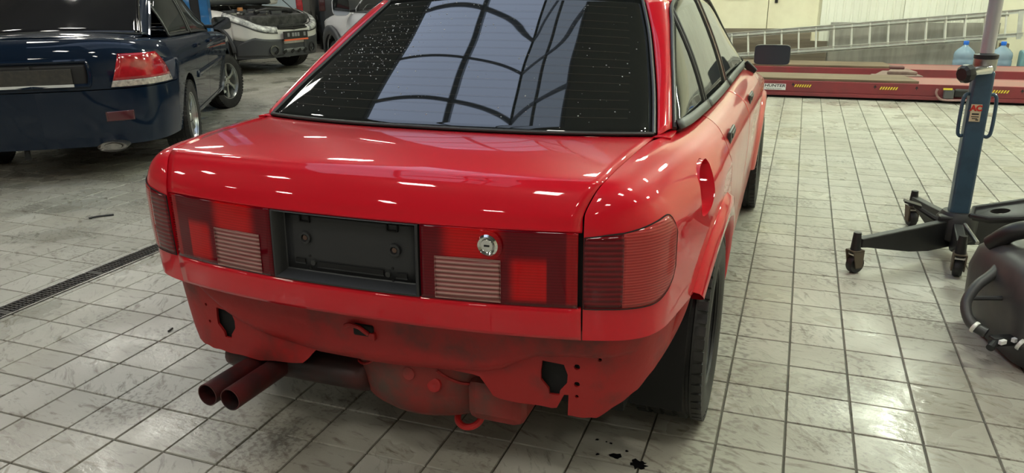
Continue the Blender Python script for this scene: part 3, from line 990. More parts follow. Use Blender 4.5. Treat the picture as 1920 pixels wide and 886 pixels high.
# rear underpanel with bumper openings
VC = [(0, -1.085), (.2, -1.082), (.4, -1.078), (.55, -1.068), (.64, -1.055), (.70, -1.03), (.745, -.985), (.772, -.92), (.785, -.84)]
vc = crom([(w, y, 0) for w, y in VC], 6)
def VAL(s, z, lift=0.0):
    """s signed -1..1 over the half contour; z height"""
    p = at(vc, abs(s) * (len(vc) - 1))
    k = interp([.26, .31, .35, .42, .50, .57], [.925, .945, .96, .975, .99, 1.0], z)
    return Vector((p.x * k * (1 if s >= 0 else -1), p.y * (1 - .06 * (1 - k)) - lift, z))
def s_of_w(w):
    for i in range(len(vc) - 1):
        if vc[i].x <= abs(w) <= vc[i + 1].x:
            return math.copysign((i + (abs(w) - vc[i].x) / (vc[i + 1].x - vc[i].x)) / (len(vc) - 1), w)
    return math.copysign(1, w)
zb_w = [-.80, -.73, -.62, -.42, -.25, -.19, .32, .37, .53, .548, .552, .578, .582, .66, .70, .74, .80]
zb_z = [.33, .312, .308, .305, .325, .385, .385, .322, .318, .318, .362, .362, .300, .298, .335, .37, .46]
cols = 150
rows = []
for b in range(13):
    row = []
    for a in range(cols + 1):
        s = -1 + 2 * a / cols
        w = at(vc, abs(s) * (len(vc) - 1)).x * (1 if s > 0 else -1)
        zb = interp(zb_w, zb_z, w) + .0015 * math.sin(a * .9)
        row.append(VAL(s, lerp(zb, .568, b / 12)))
    rows.append(row)
val = grid_obj('rear_underpanel', rows, M['red_matte'], car, thick=.008)
hole = [(-.030, .045), (.026, .040), (.036, .012), (.034, -.012), (.016, -.036), (.014, -.050), (-.012, -.050), (-.014, -.034), (-.034, -.010), (-.034, .014)]
hc = []
for wx in (-.513, .513):
    hc.append(MB().prism([(wx + a * (1 if wx > 0 else 1), .408 + b_) for a, b_ in hole[::-1]], .9, 1.3, Matrix(((1, 0, 0, 0), (0, 0, -1, 0), (0, 1, 0, 0), (0, 0, 0, 1)))))
for wx, zz, r in ((.572, .445, .008), (.572, .395, .008), (.572, .36, .005), (.628, .47, .005), (-.585, .455, .005), (-.58, .40, .005), (-.10, .345, .004)):
    hc.append(MB().prism([(wx + math.cos(2 * PI * k / 10) * r, zz + math.sin(2 * PI * k / 10) * r) for k in range(10)], .9, 1.3, Matrix(((1, 0, 0, 0), (0, 0, -1, 0), (0, 1, 0, 0), (0, 0, 0, 1)))))
cut(val, hc)
# dark crash-box cavity behind the openings
for wx in (-.513, .513):
    MB().box((wx, -.985, .41), (.12, .13, .15)).build('bumper_mount_box', M['dark'], car, smooth=False)
# proud upper pressing with its S-shaped lower edge
se_w = [-.72, -.60, -.56, -.50, -.44, -.36, -.19, 0, .09, .24, .34, .39, .43, .48, .56, .66, .74]
se_z = [.545, .535, .50, .455, .425, .403, .383, .382, .385, .396, .405, .422, .452, .474, .482, .486, .50]
rows = []
for b in range(11):
    row = []
    for a in range(101):
        w = lerp(-.70, .72, a / 100)
        zs = interp(se_w, se_z, w)
        t = b / 10
        z = lerp(zs - .012, .566, t)
        lift = .016 * (1 - max(0, 1 - t / .12)) * (1 if t > 0 else 0) - (.004 if t == 0 else 0)
        lift *= interp([-.70, -.6, .6, .72], [0.1, 1, 1, .1], w)
        row.append(VAL(s_of_w(w), z, lift))
    rows.append(row)
grid_obj('rear_crossmember', rows, M['red_matte'], car, sharp=60)
# spare-wheel well bulging below the panel
wl = []
for k, (rr, zz) in enumerate(((.292, .405), (.292, .36), (.290, .31), (.285, .26), (.272, .215), (.245, .19), (.18, .178), (.0, .175))):
    row = []
    for a in range(49):
        an = 2 * PI * a / 48
        row.append(Vector((.085 + math.cos(an) * rr * .98, -.775 + math.sin(an) * rr, zz)))
    wl.append(row)
well = grid_obj('spare_wheel_well', wl, M['red_well'], car)
for a0, a1, rr, zz in ((1.12, 1.38, .288, .31), (1.60, 1.84, .288, .31), (1.10, 1.45, .268, .252), (1.45, 1.75, .262, .245)):
    pts = []
    for k in range(15):
        t = k / 14
        a = PI * lerp(a0, a1, t)
        z_ = zz + .05 * (abs(t - .5) * 2) ** 2 * (1 if zz > .3 else .1)
        pts.append((.085 + math.cos(a) * (rr + .002), -.775 + math.sin(a) * (rr + .004), z_))
    tube_obj('well_bead', pts, .0045, M['red_matte'], well, 6)
MB().lathe([(.022, .0), (.020, .006), (.012, .008), (.0, .003)], 20, TR(.165, -1.052, .315) @ RX(PI / 2 - .25)).build('drain_plug', M['red_matte'], well, sharp=40)
MB().lathe([(.020, .0), (.018, .004), (.014, .003), (.0, .001)], 20, TR(.095, -1.066, .345) @ RX(PI / 2 - .1)).build('drain_plug', M['red_well'], well, sharp=40)
# dirty box section beside the well and the underfloor
MB().box((.33, -.86, .27), (.17, .34, .13)).build('floor_box_section', M['red_well'], car, smooth=False, bevel=.03)
MB().box((0, .3, .235), (1.30, 2.3, .05)).build('underbody', M['dark'], car, smooth=False)
MB().box((0, -.70, .40), (1.25, .55, .05)).build('boot_floor', M['dark'], car, smooth=False)
MB().tube([(-.72, -.40, .29), (.72, -.40, .29)], .035, 10).build('rear_axle', M['dark'], car)
# latch slot in the crossmember
MB().box((-.015, -1.098, .475), (.062, .02, .034)).build('latch_slot', M['dark'], car, smooth=False, bevel=.006)
lt = [Vector((-.07, -1.106, .482)), Vector((-.05, -1.112, .492)), Vector((-.02, -1.115, .488)), Vector((.005, -1.112, .470))]
tube_obj('latch_hook', lt, .006, M['red_matte'], car)
MB().box((.012, -1.104, .462), (.02, .016, .022)).build('latch_tongue', M['red_matte'], car, smooth=False, bevel=.003)
# inner wheel-arch return between the underpanel and the rear wheels
for sd in (1, -1):
    out_ = crom([(.797, -.715, .565), (.782, -.75, .50), (.757, -.79, .44), (.728, -.825, .385), (.70, -.84, .345)], 4)
    in_ = crom([(.785, -.815, .565), (.77, -.845, .50), (.748, -.865, .44), (.722, -.87, .385), (.70, -.865, .345)], 4)
    rows = [[Vector((lerp(a.x, b.x, k / 6) * sd + .012 * math.sin(PI * k / 6) * sd, lerp(a.y, b.y, k / 6), lerp(a.z, b.z, k / 6))) for k in range(7)] for a, b in zip(out_, in_)]
    ret = grid_obj('arch_return', rows, M['red_matte'], car, flip=sd > 0, thick=.006)
    tube_obj('return_lip', [Vector((p.x * sd, p.y, p.z)) for p in out_], .007, M['red_matte'], ret, 8)
# tow hook
hk = [(.175, -.88, .20), (.175, -.92, .165), (.180, -.945, .145), (.20, -.957, .135), (.225, -.955, .135), (.246, -.942, .147), (.252, -.92, .168), (.252, -.88, .20)]
tube_obj('tow_hook', crom(hk, 4), .010, mat('hook_red', (.55, .02, .02), .4), car, 10)
# exhaust
M['exh'] = mat('exhaust_overspray', (.075, .012, .010), .5, .2, col2=(.02, .016, .015), scale=4, lo=.35, hi=.6)
M['exh_red'] = mat('exhaust_red', (.075, .006, .006), .5, col2=(.02, .012, .012), scale=7)
ex = empty('exhaust', (-.43, -1.0, 0), 0, car)
for dx in (0, .078):
    a = Vector((-.022 + dx, -.245, .272)); b_ = Vector((-.012 + dx * .95, .02, .266))
    tp = MB().lathe([(.030, 0), (.033, 0), (.033, .30), (.030, .30), (.030, .0)], 28, TR(*a) @ (b_ - a).to_track_quat('Z', 'Y').to_matrix().to_4x4())
    t_ = tp.build('tailpipe', M['exh_red'], ex, sharp=40)
    MB().lathe([(.030, .05), (.0, .05)], 20, TR(*a) @ (b_ - a).to_track_quat('Z', 'Y').to_matrix().to_4x4()).build('pipe_bore', M['dark'], t_)
mf = MB()
mf.lathe([(.0, -.26), (.09, -.26), (.11, -.245), (.115, -.22), (.115, .22), (.11, .245), (.09, .26), (.0, .26)], 28, TR(.10, .11, .262) @ RY(PI / 2) @ Matrix.Diagonal((.62, 1.25, 1, 1)))
mf.build('muffler', M['exh'], ex, sharp=50)
tube_obj('muffler_strap', [(.22, .02, .30), (.22, .0, .245), (.22, .1, .205)], .008, M['black_steel'], ex)

# greenhouse ------------------------------------------------------------
GE = [(.652, -.566, .945), (.622, -.42, 1.03), (.586, -.275, 1.112), (.545, -.13, 1.20), (.49, .02, 1.298)]
GC = [(-.685, .952), (-.535, 1.045), (-.385, 1.135), (-.225, 1.225), (-.06, 1.318)]
grows = rows_smooth(GE, GC, 6, 36, 2.4, 2.2)
grid_obj('rear_window', grows, M['glass'], car, thick=.005)
rg = empty('rear_glass_fittings', (0, 0, 0), 0, car)
bpy.data.objects.remove(rg)
rw = bpy.data.objects['rear_window']
per = [r[-1] for r in grows] + grows[-1][::-1] + [r[0] for r in grows[::-1]] + grows[0]
seal = tube_obj('window_seal', [p + Vector((0, 0, .002)) for p in per], .006, M['rubber_seal'], rw, 8)
gw = MB()
for k in range(15):
    t = lerp(.10, .92, k / 14) * (len(grows) - 1)
    i = int(t); fr_ = t - i
    row = [a.lerp(b_, fr_) + Vector((0, -.001, .0016)) for a, b_ in zip(grows[i], grows[min(i + 1, len(grows) - 1)])]
    wo = MB().tube(row[2:-2], .00016, 4).build('heater_wire', M['wire'], rw)
# water drops on the glass
dm = MB()
r_ = random.Random(3)
for k in range(420):
    if r_.random() < .55:
        u, vv = r_.gauss(-.62, .16), r_.gauss(.60, .18)
    else:
        u, vv = r_.uniform(-.95, .95), r_.uniform(.03, .97)
    if not (-.96 < u < .96 and .03 < vv < .97): continue
    t = vv * (len(grows) - 1); i = min(int(t), len(grows) - 2)
    cidx = (u + 1) / 2 * 36; j = min(int(cidx), 35)
    A_, B_ = grows[i][j].lerp(grows[i + 1][j], t - i), grows[i][j + 1].lerp(grows[i + 1][j + 1], t - i)
    p = A_.lerp(B_, cidx - j)
    n = (grows[i][j + 1] - grows[i][j]).cross(grows[i + 1][j] - grows[i][j]).normalized()
    rad = r_.choice((.0008, .0011, .0014, .0018, .0023))
    Mk = TR(*p) @ n.to_track_quat('Z', 'Y').to_matrix().to_4x4()
    dm.lathe([(rad, .0), (rad * .8, rad * .5), (rad * .35, rad * .75), (0, rad * .8)], 7, Mk)
dr_ = dm.build('water_drops', mat('water', (.55, .57, .58), .02, ior=1.33, trans=.3), rw)
tag(dr_, kind='stuff')

UW = [(.690, -.475, .945), (.662, -.34, 1.035), (.632, -.20, 1.125), (.600, -.04, 1.215), (.575, .11, 1.280), (.578, .45, 1.315), (.584, .85, 1.300), (.604, 1.05, 1.245), (.655, 1.42, 1.075), (.705, 1.76, .925)]
uw = crom(UW, 8)
def U_at(y):
    for i in range(len(uw) - 1):
        if uw[i].y <= y <= uw[i + 1].y: return uw[i].lerp(uw[i + 1], (y - uw[i].y) / (uw[i + 1].y - uw[i].y))
    return uw[0] if y < uw[0].y else uw[-1]
def B_at(y):
    p = at(shl.t, shl.idx_y_top(y)); return p
def idx_y_top(s, y):
    for i in range(len(s.t) - 1):
        if s.t[i].y <= y <= s.t[i + 1].y and s.t[i + 1].y > s.t[i].y: return i + (y - s.t[i].y) / (s.t[i + 1].y - s.t[i].y)
    return s.m
Shell.idx_y_top = idx_y_top
# roof
RE = [(.49, .025, 1.300), (.572, .12, 1.288), (.578, .45, 1.320), (.584, .85, 1.305), (.604, 1.05, 1.25)]
RC = [(-.052, 1.322), (.10, 1.362), (.45, 1.388), (.85, 1.382), (1.10, 1.345)]
grid_obj('roof', rows_smooth(RE, RC, 6, 28, 2.2, 2.6), M['red'], car, thick=.01)
# windscreen and bonnet
grid_obj('windscreen', rows_smooth([(.604, 1.05, 1.25), (.65, 1.42, 1.075), (.70, 1.75, .925)], [(1.11, 1.342), (1.58, 1.14), (1.96, .935)], 6, 20, 2.2, 2), M['glass'], car, thick=.005)
BE = [(.70, 1.76, .915), (.68, 2.1, .842), (.645, 2.4, .785), (.61, 2.6, .742), (.57, 2.72, .705)]
BC = [(1.98, .925), (2.2, .885), (2.5, .83), (2.7, .785), (2.84, .725)]
grid_obj('bonnet', rows_smooth(BE, BC, 6, 20, 2, 2), M['red'], car, thick=.01)
nose = [[sh.P(lerp(shl.idx_y(2.5), sh.m, a / 24), 0, 1) for a in range(25)]]
for sd in (1, -1):
    grid_obj('front_bumper', shl.patch(side_y(2.5), shl.m, 0, .45, 24, 8, sd), M['red_side'], car, flip=sd < 0, thick=.01)
    grid_obj('headlamp', shl.patch(side_y(2.64), shl.m - 5, .46, .9, 12, 6, sd), M['chrome'], car, flip=sd < 0, thick=.01)
    grid_obj('grille', shl.patch(shl.m - 4.9, shl.m, .46, .9, 8, 6, sd), M['black'], car, flip=sd < 0, thick=.01)
    grid_obj('wing_tip', shl.patch(side_y(2.5), side_y(2.63), .45, 1, 8, 8, sd), M['red_side'], car, flip=sd < 0, thick=.01)
# pillars, side windows, trims
for side in (1, -1):
    fl = lambda rows: rows if side > 0 else mirror_rows(rows)
    # C-pillar skin between the rear glass and the quarter window
    ge = crom([(a + .010, b_, c) for a, b_, c in GE], 6)
    rows = []
    for k in range(13):
        row = []
        for a in range(25):
            t = a / 24
            A_ = at(ge, t * (len(ge) - 1)); B_ = U_at(lerp(-.475, .11, t))
            q = A_.lerp(B_, k / 12)
            q = q + Vector((.6, -.25, .55)).normalized() * .016 * 4 * (k / 12) * (1 - k / 12)
            row.append(q)
        rows.append(row)
    grid_obj('c_pillar', fl(rows), M['red'], car, flip=side > 0, thick=.008)
    rows = [[Vector((lerp(.650, .702, k / 6), lerp(-.575, -.45, a / 8), .9405 + .004 * math.sin(k / 6 * PI))) for k in range(7)] for a in range(9)]
    grid_obj('pillar_foot', fl(rows), M['red'], car, flip=side < 0, thick=.006)
    # glass panes
    def pane(name, y0, y1, y0t, y1t, m, inset=.016, nu=16, nv=8):
        rows = []
        for b_ in range(nv + 1):
            row = []
            for a in range(nu + 1):
                t = a / nu
                lo = B_at(lerp(y0, y1, t)); hi = U_at(lerp(y0t, y1t, t))
                q = lo.lerp(hi, lerp(.02, .99, b_ / nv)) + Vector((.004, 0, .006)) + Vector((.012 * math.sin(PI * b_ / nv), 0, 0))
                row.append(q)
            rows.append(row)
        return grid_obj(name, fl(rows), m, car, flip=side < 0, thick=.004), rows
    for nm, y0, y1, y0t, y1t in (('quarter_window', -.45, -.01, -.45, .03), ('rear_door_window', .03, .60, .07, .54), ('front_door_window', .68, 1.70, .62, 1.68)):
        o, rows = pane(nm, y0, y1, y0t, y1t, M['side_glass'])
        per = rows[0] + [r[-1] for r in rows] + rows[-1][::-1] + [r[0] for r in rows[::-1]]
        tube_obj('window_trim', [p if side > 0 else Vector((-p.x, p.y, p.z)) for p in per], .0065, M['trim'], o, 8)
        bl = [B_at(lerp(y0 - .02, y1 + .02, k / 10)) + Vector((.010, 0, .004)) for k in range(11)]
        grid_obj('belt_moulding', fl([[p + Vector((0, 0, .0)) for p in bl], [p + Vector((.010, 0, .010)) for p in bl], [p + Vector((-.004, 0, .036)) for p in bl]]), M['trim'], o, flip=side < 0, thick=.006)
    # body-colour pillar covers
    for y0, y1, y0t, y1t, m in ((.605, .675, .548, .612, M['red_side']),):
        rows = []
        for b_ in range(9):
            lo0, lo1 = B_at(y0), B_at(y1); hi0, hi1 = U_at(y0t), U_at(y1t)
            t = b_ / 8
            rows.append([lo0.lerp(hi0, t) + Vector((.010 + .012 * math.sin(PI * t), 0, 0)), lo1.lerp(hi1, t) + Vector((.010 + .012 * math.sin(PI * t), 0, 0))])
        grid_obj('b_pillar', fl(rows), mat('pillar_red_%d' % side, (.16, .010, .012), .25, coat=1), car, flip=side < 0, thick=.008)
    per = [p + Vector((.006, 0, .004)) for p in uw]
    tube_obj('roof_rail_trim', [p if side > 0 else Vector((-p.x, p.y, p.z)) for p in per], .007, M['trim'], car, 8)
    # dark cabin lining so that the panes are backed
    # door handles
    for y in (-.10, .80):
        i_ = side_y(y)
        p = shl.P(i_, .74, side)
        h = empty('door_handle', tuple(p), 0, car)
        MB().box((.004 * side, 0, 0), (.012, .155, .044)).build('handle_plate', M['trim'], h, smooth=False, bevel=.008)
        MB().box((.009 * side, .01, .004), (.010, .11, .020)).build('handle_grip', M['black'], h, smooth=False, bevel=.005)
    # mirror
    mr = empty('door_mirror', (.82 * side, 1.55, .965), 0, car)
    rows = []
    for yy, sw, szz in ((.0, .088, .050), (.012, .090, .052), (.05, .084, .048), (.085, .06, .034), (.10, .02, .01)):
        row = []
        for k in range(25):
            a = 2 * PI * k / 24
            ca, sa = math.cos(a), math.sin(a)
            e = 2 / 7.0
            row.append(Vector(((.062 + math.copysign(abs(ca) ** e, ca) * sw) * side, yy, .018 + math.copysign(abs(sa) ** e, sa) * szz)))
        rows.append(row)
    grid_obj('mirror_housing', rows, M['black'], mr, flip=side > 0, sharp=50)
    gx = [Vector((p.x, p.y + .002, p.z)) for p in rows[0][:-1]]
    mesh_obj('mirror_glass', gx, [tuple(range(24))], mat('mirror_glass_%d' % side, (.05, .066, .082), .12, 0.0), mr, smooth=False)
    MB().box((-.045 * side, .035, -.052), (.075, .05, .036), RY(.75 * side).to_3x3().to_4x4()).build('mirror_arm', M['black'], mr, smooth=False, bevel=.006)
# cabin floor block hides daylight between opposite panes
MB().box((0, .55, .62), (1.36, 2.2, .5)).build('cabin_lining', M['dark'], car, smooth=False, bevel=.05)
for x in (-.36, .36):
    MB().box((x, .95, 1.0), (.46, .14, .52), RX(-.25)).build('front_seat', M['black'], car, smooth=False, bevel=.05)
    MB().box((x, .92, 1.20), (.22, .09, .13), RX(-.2)).build('headrest', M['black'], car, smooth=False, bevel=.03)
MB().box((0, -.45, .92), (1.15, .5, .03)).build('parcel_shelf', M['dark'], car, smooth=False)
# ---------------------------------------------------------------- other cars
def build_car(root, sp):
    S = Shell(sp['cont'], sp['top'], zlow=sp.get('zlow', .2), zmid=sp['zmid'], n=5, roll=sp.get('roll', .15))
    paint = sp['paint']
    arches = sp['arches']
    iR, iF = S.idx_y(sp.get('rear_cut', -.45)), S.idx_y(sp.get('front_cut', sp['wb'] + .45))
    iA, iB = S.idx_y(sp['doors'][0]), S.idx_y(sp['doors'][-1])
    for side in (1, -1):
        def sheet(name, i0, i1, m, ni, nv=16, v0=0.0, v1=1.0, cuts=()):
            o = grid_obj(name, S.patch(i0, i1, v0, v1, ni, nv, side), m, root, flip=side < 0, thick=.010)
            if cuts:
                cut(o, [arch_cutter(y, z, r, *sorted((.40 * side, 1.2 * side))) for y, z, r in cuts])
            return o
        rb = sp.get('rear_split', .5); fb = sp.get('front_split', .5)
        sheet('rear_bumper', 0, iR, sp.get('rear_bumper', paint), 22, 10, 0, rb - .004, [arches[0]])
        sheet('rear_wing', 0, iR, paint, 22, 12, rb + .004, 1, [arches[0]])
        sheet('rear_quarter', iR + .01, iA, paint, 22, 16, 0, 1, [arches[0]])
        for a, b in zip(sp['doors'][:-1], sp['doors'][1:]):
            sheet('door', S.idx_y(a + .004), S.idx_y(b - .004), paint, 18, 16, .06, 1, arches)
        sheet('sill', iA, iB, sp.get('sill', paint), 20, 3, 0, .055)
        sheet('front_wing', iB + .02, iF, paint, 24, 16, 0, 1, [arches[1]])
        sheet('front_bumper', iF + .01, S.m, sp.get('front_bumper', paint), 26, 10, 0, fb - .004, [arches[1]])
        if sp.get('nose', True):
            sheet('nose_panel', iF + .01, S.m, paint, 26, 10, fb + .004, 1)
        for y, z, r in arches:
            grid_obj('wheel_housing', [[Vector((s_ * side, y + math.cos(a) * (r + .012), z + math.sin(a) * (r + .012))) for a in [PI * k / 14 * 1.2 - .3 for k in range(15)]] for s_ in (.45, sp['hw'] - .05)], M['dark'], root, flip=side < 0)
            wheel(root, sp['track'] * side, y, sp['wr'], sp.get('ww', .2), sp['rim'], side, sp['wheel'], sp['rim_mat'], sp.get('steer', 0) if y > 1 else 0)
    # upper skins
    def skin(name, edges, ctrs, m, pw=2.2, pz=2.2, flip=False, **k):
        return grid_obj(name, rows_smooth(edges, ctrs, 5, 24, pw, pz), m, root, flip=flip, **k)
    if 'deck' in sp: skin('boot_lid', *sp['deck'], paint, thick=.01)
    skin('rear_window', *sp['rglass'], sp['glass'], thick=.005)
    skin('roof', *sp['roof'], paint, thick=.01)
    skin('windscreen', *sp['wscreen'], sp['glass'], thick=.005)
    if 'bonnet' in sp: skin('bonnet', *sp['bonnet'], paint, thick=.01)
    uw = crom(sp['upper'], 6)
    def yat(c, y):
        for i in range(len(c) - 1):
            if c[i].y <= y <= c[i + 1].y and c[i + 1].y > c[i].y: return c[i].lerp(c[i + 1], (y - c[i].y) / (c[i + 1].y - c[i].y))
        return c[0] if y < c[0].y else c[-1]
    tp = [p for p in S.t]
    for side in (1, -1):
        fx = lambda p: Vector((p.x * side, p.y, p.z))
        for nm, y0, y1 in sp['panes']:
            rows = []
            for b in range(7):
                row = []
                for a in range(13):
                    y = lerp(y0, y1, a / 12)
                    q = yat(tp, y).lerp(yat(uw, y), lerp(.03, .97, b / 6)) + Vector((.004 + .012 * math.sin(PI * b / 6), 0, .004))
                    row.append(fx(q))
                rows.append(row)
            o = grid_obj(nm, rows, sp.get('side_glass', M['side_glass']), root, flip=side < 0, thick=.004)
            per = rows[0] + [r[-1] for r in rows] + rows[-1][::-1] + [r[0] for r in rows[::-1]]
            tube_obj('window_frame', per, .010, sp.get('frame', M['trim']), o, 6)
        # pillar skin at the rear
        ge = crom(sp['rglass'][0], 6)
        rows = []
        for k in range(9):
            row = []
            for a in range(17):
                t = a / 16
                y0, y1 = sp['cpillar']
                q = at(ge, t * (len(ge) - 1)).lerp(yat(uw, lerp(y0, y1, t)), k / 8)
                row.append(fx(q + Vector((.5, -.3, .5)).normalized() * .012 * math.sin(PI * k / 8)))
            rows.append(row)
        grid_obj('c_pillar', rows, paint, root, flip=side > 0, thick=.008)
        tube_obj('roof_rail', [fx(p) for p in uw], .016, paint, root, 8)
    y0, y1 = sp['cont'][0][1], sp['cont'][-1][1]
    MB().box((0, (y0 + y1) / 2, sp.get('zlow', .2) + .04), (sp['hw'] * 1.45, (y1 - y0) * .82, .05)).build('underbody', M['dark'], root, smooth=False)
    MB().box((0, sp['wb'] * .42, .55), (sp['hw'] * 1.5, sp['wb'] * .72, .55)).build('cabin_lining', M['dark'], root, smooth=False, bevel=.05)
    return S

def proud(S, root, name, i0, i1, v0, v1, side, m, lift=.004, ni=12, nv=8, thick=.008):
    return grid_obj(name, S.patch(i0, i1, v0, v1, ni, nv, side, lift), m, root, flip=side < 0, thick=thick)

def door_mirror(root, x, y, z, side, shell_m, w=.095, h=.065, fwd=True):
    mr = empty('door_mirror', (x * side, y, z), 0, root)
    rows = []
    for yy, sw, szz in ((.0, 1, 1), (.015, 1.03, 1.03), (.06, .92, .92), (.10, .6, .6), (.115, .2, .2)):
        row = []
        for k in range(21):
            a = 2 * PI * k / 20
            ca, sa = math.cos(a), math.sin(a)
            row.append(Vector(((w + math.copysign(abs(ca) ** .5, ca) * w * sw) * side, yy, math.copysign(abs(sa) ** .5, sa) * h * szz)))
        rows.append(row)
    grid_obj('mirror_housing', rows, shell_m, mr, flip=side > 0)
    mesh_obj('mirror_glass', [p + Vector((0, .003, 0)) for p in rows[0][:-1]], [tuple(range(20))], mat('mirror_silver', (.35, .38, .42), .05, 1.0), mr, smooth=False)
    MB().box((-.02 * side, .05, -h * .5), (.12, .05, .035)).build('mirror_arm', M['black'], mr, smooth=False, bevel=.008)

# ---- dark blue saloon at the left
M['navy'] = mat('navy_paint', (.003, .011, .028), .4, coat=.8, spec=.05)
M['navy_rim'] = mat('alloy_silver', (.62, .64, .62), .28, 1.0)
M['deep_glass'] = mat('deep_tinted_glass', (.012, .012, .014), .04, ior=1.5)
LTH = math.radians(33.2)
lan_car = empty('blue_saloon_car', (-5.20, 1.98, 0), LTH)
tag(lan_car, 'dark blue saloon car with silver alloy wheels parked at the left', 'car')
LC_ = [(0, -1.03), (.3, -1.015), (.52, -.97), (.68, -.885), (.775, -.75), (.825, -.55), (.845, -.3), (.8475, .2), (.8475, 2.2), (.84, 2.75), (.80, 3.1), (.70, 3.32), (.45, 3.44), (0, 3.49)]
LT_ = [(0, -.93, 1.035), (.3, -.915, 1.032), (.46, -.88, 1.02), (.56, -.80, 1.01), (.61, -.68, 1.005), (.645, -.50, 1.00), (.675, -.3, .985), (.715, .2, .96), (.73, 1.9, .91), (.70, 2.55, .86), (.62, 2.95, .78), (.52, 3.15, .74), (.35, 3.25, .72), (0, 3.30, .72)]
lsp = dict(steer=-.40, cont=LC_, top=LT_, zlow=.27, zmid=.80, hw=.8475, wb=2.6, paint=M['navy'], arches=[(0, .31, .365), (2.6, .31, .365)], doors=[.42, 1.12, 2.06],
    track=.745, wr=.308, ww=.195, rim=.205, wheel='6', rim_mat=M['navy_rim'], glass=M['deep_glass'], rear_split=.46, rear_cut=-.46, front_cut=3.05,
    deck=([(.30, -.915, 1.033), (.46, -.87, 1.022), (.56, -.79, 1.012), (.61, -.66, 1.010), (.63, -.46, 1.015)], [(-.935, 1.04), (-.93, 1.045), (-.9, 1.05), (-.78, 1.056), (-.62, 1.058)]),
    rglass=([(.62, -.46, 1.02), (.565, -.15, 1.17), (.505, .22, 1.32)], [(-.62, 1.055), (-.26, 1.21), (.14, 1.365)]),
    roof=([(.505, .22, 1.322), (.555, .45, 1.36), (.565, 1.0, 1.375), (.57, 1.45, 1.31)], [(.14, 1.367), (.4, 1.42), (.95, 1.435), (1.52, 1.385)]),
    wscreen=([(.57, 1.45, 1.31), (.63, 1.9, 1.10), (.69, 2.25, .92)], [(1.53, 1.385), (2.1, 1.15), (2.5, .95)]),
    bonnet=([(.70, 2.25, .90), (.69, 2.6, .86), (.62, 2.95, .785), (.50, 3.15, .742)], [(2.52, .945), (2.8, .90), (3.1, .83), (3.3, .745)]),
    upper=[(.655, -.36, 1.00), (.615, -.05, 1.14), (.565, .35, 1.325), (.568, .8, 1.36), (.575, 1.3, 1.335), (.625, 1.8, 1.12), (.70, 2.2, .93)],
    panes=[('rear_door_window', .10, .98), ('front_door_window', 1.06, 2.05)], cpillar=(-.36, .35))
LS = build_car(lan_car, lsp)
M['lan_red'] = mat('lamp_red', (.50, .012, .02), .12, coat=1.0, col2=(.30, .006, .012), scale=14)
M['lan_clear'] = mat('lamp_clear', (.58, .52, .46), .15, coat=1.0, col2=(.30, .27, .24), scale=40)
for side in (1, -1):
    tl = empty('tail_light', (0, 0, 0), 0, lan_car)
    iA_, iB_ = LS.idx_w(.48), LS.idx_y(-.57)
    i0f = lambda v: lerp(iA_, iA_ + 2.4, (v - .46) / .30)
    i1f = lambda v: lerp(iB_, iB_ - 4.4, (v - .46) / .30)
    proud(LS, tl, 'clear_lens', i0f, i1f, .475, .525, side, M['lan_clear'], .006)
    proud(LS, tl, 'red_lens', i0f, i1f, .527, .735, side, M['lan_red'], .006)
    i_ = LS.idx_w(.42)
    proud(LS, lan_car, 'rear_reflector', i_, LS.idx_w(.60), .20, .28, side, mat('reflector_dark_%d' % side, (.075, .006, .012), .25, coat=1), .003)
    # door handles and side strip
    for y in (.62, 1.38):
        p = LS.P(LS.idx_y(y), .70, side)
        MB().box(tuple(p + Vector((.012 * side, 0, 0))), (.03, .17, .035)).build('door_handle', M['navy'], lan_car, smooth=False, bevel=.01)
    rows = LS.patch(LS.idx_y(.44), LS.idx_y(2.05), .36, .42, 20, 2, side, .010)
    grid_obj('rub_strip', rows, M['navy'], lan_car, flip=side < 0, thick=.012)
    door_mirror(lan_car, .80, 1.98, .985, side, M['black'])
    rows = rows_smooth(lsp['rglass'][0], lsp['rglass'][1], 5, 24, 2.2, 2.2)
    tube_obj('rear_window_moulding', [r[-1 if side > 0 else 0] + Vector((0, 0, .004)) for r in rows], .008, M['chrome'], lan_car, 6)
rows = rows_smooth(lsp['rglass'][0], lsp['rglass'][1], 5, 24, 2.2, 2.2)
tube_obj('rear_window_moulding', [p + Vector((0, 0, .004)) for p in rows[0]], .008, M['trim'], lan_car, 6)
# number plate recess with plate
pr = empty('plate_recess', (0, 0, 0), 0, lan_car)
iP = LS.idx_w(.355)
for sd in (1, -1):
    proud(LS, pr, 'recess_panel', 0, iP, .49, .66, sd, M['black'], .002, 8, 8, .003)
per = []
for k in range(9): per.append((iP * k / 8, .50, 1))
for k in range(9): per.append((iP + .25 * math.sin(k / 8 * PI), lerp(.50, .68, k / 8), 1))
for k in range(9): per.append((iP * (1 - k / 8), .68, 1))
for k in range(1, 9): per.append((iP * k / 8, .68, -1))
for k in range(9): per.append((iP + .25 * math.sin(k / 8 * PI), lerp(.68, .50, k / 8), -1))
for k in range(9): per.append((iP * (1 - k / 8), .50, -1))
tube_obj('recess_lip', [LS.patch(i, i + .05, v, v + .02, 1, 1, s, .006)[0][0] for i, v, s in per], .014, M['navy'], pr, 8)
MB().box((0, -1.035, .775), (.52, .012, .112)).build('number_plate', mat('plate_shade', (.035, .033, .03), .6, col2=(.055, .05, .04), scale=30), lan_car, smooth=False, bevel=.003)
MB().box((0, -1.042, .717), (.53, .008, .018)).build('plate_holder_strip', mat('plate_white', (.72, .72, .70), .4), lan_car, smooth=False)
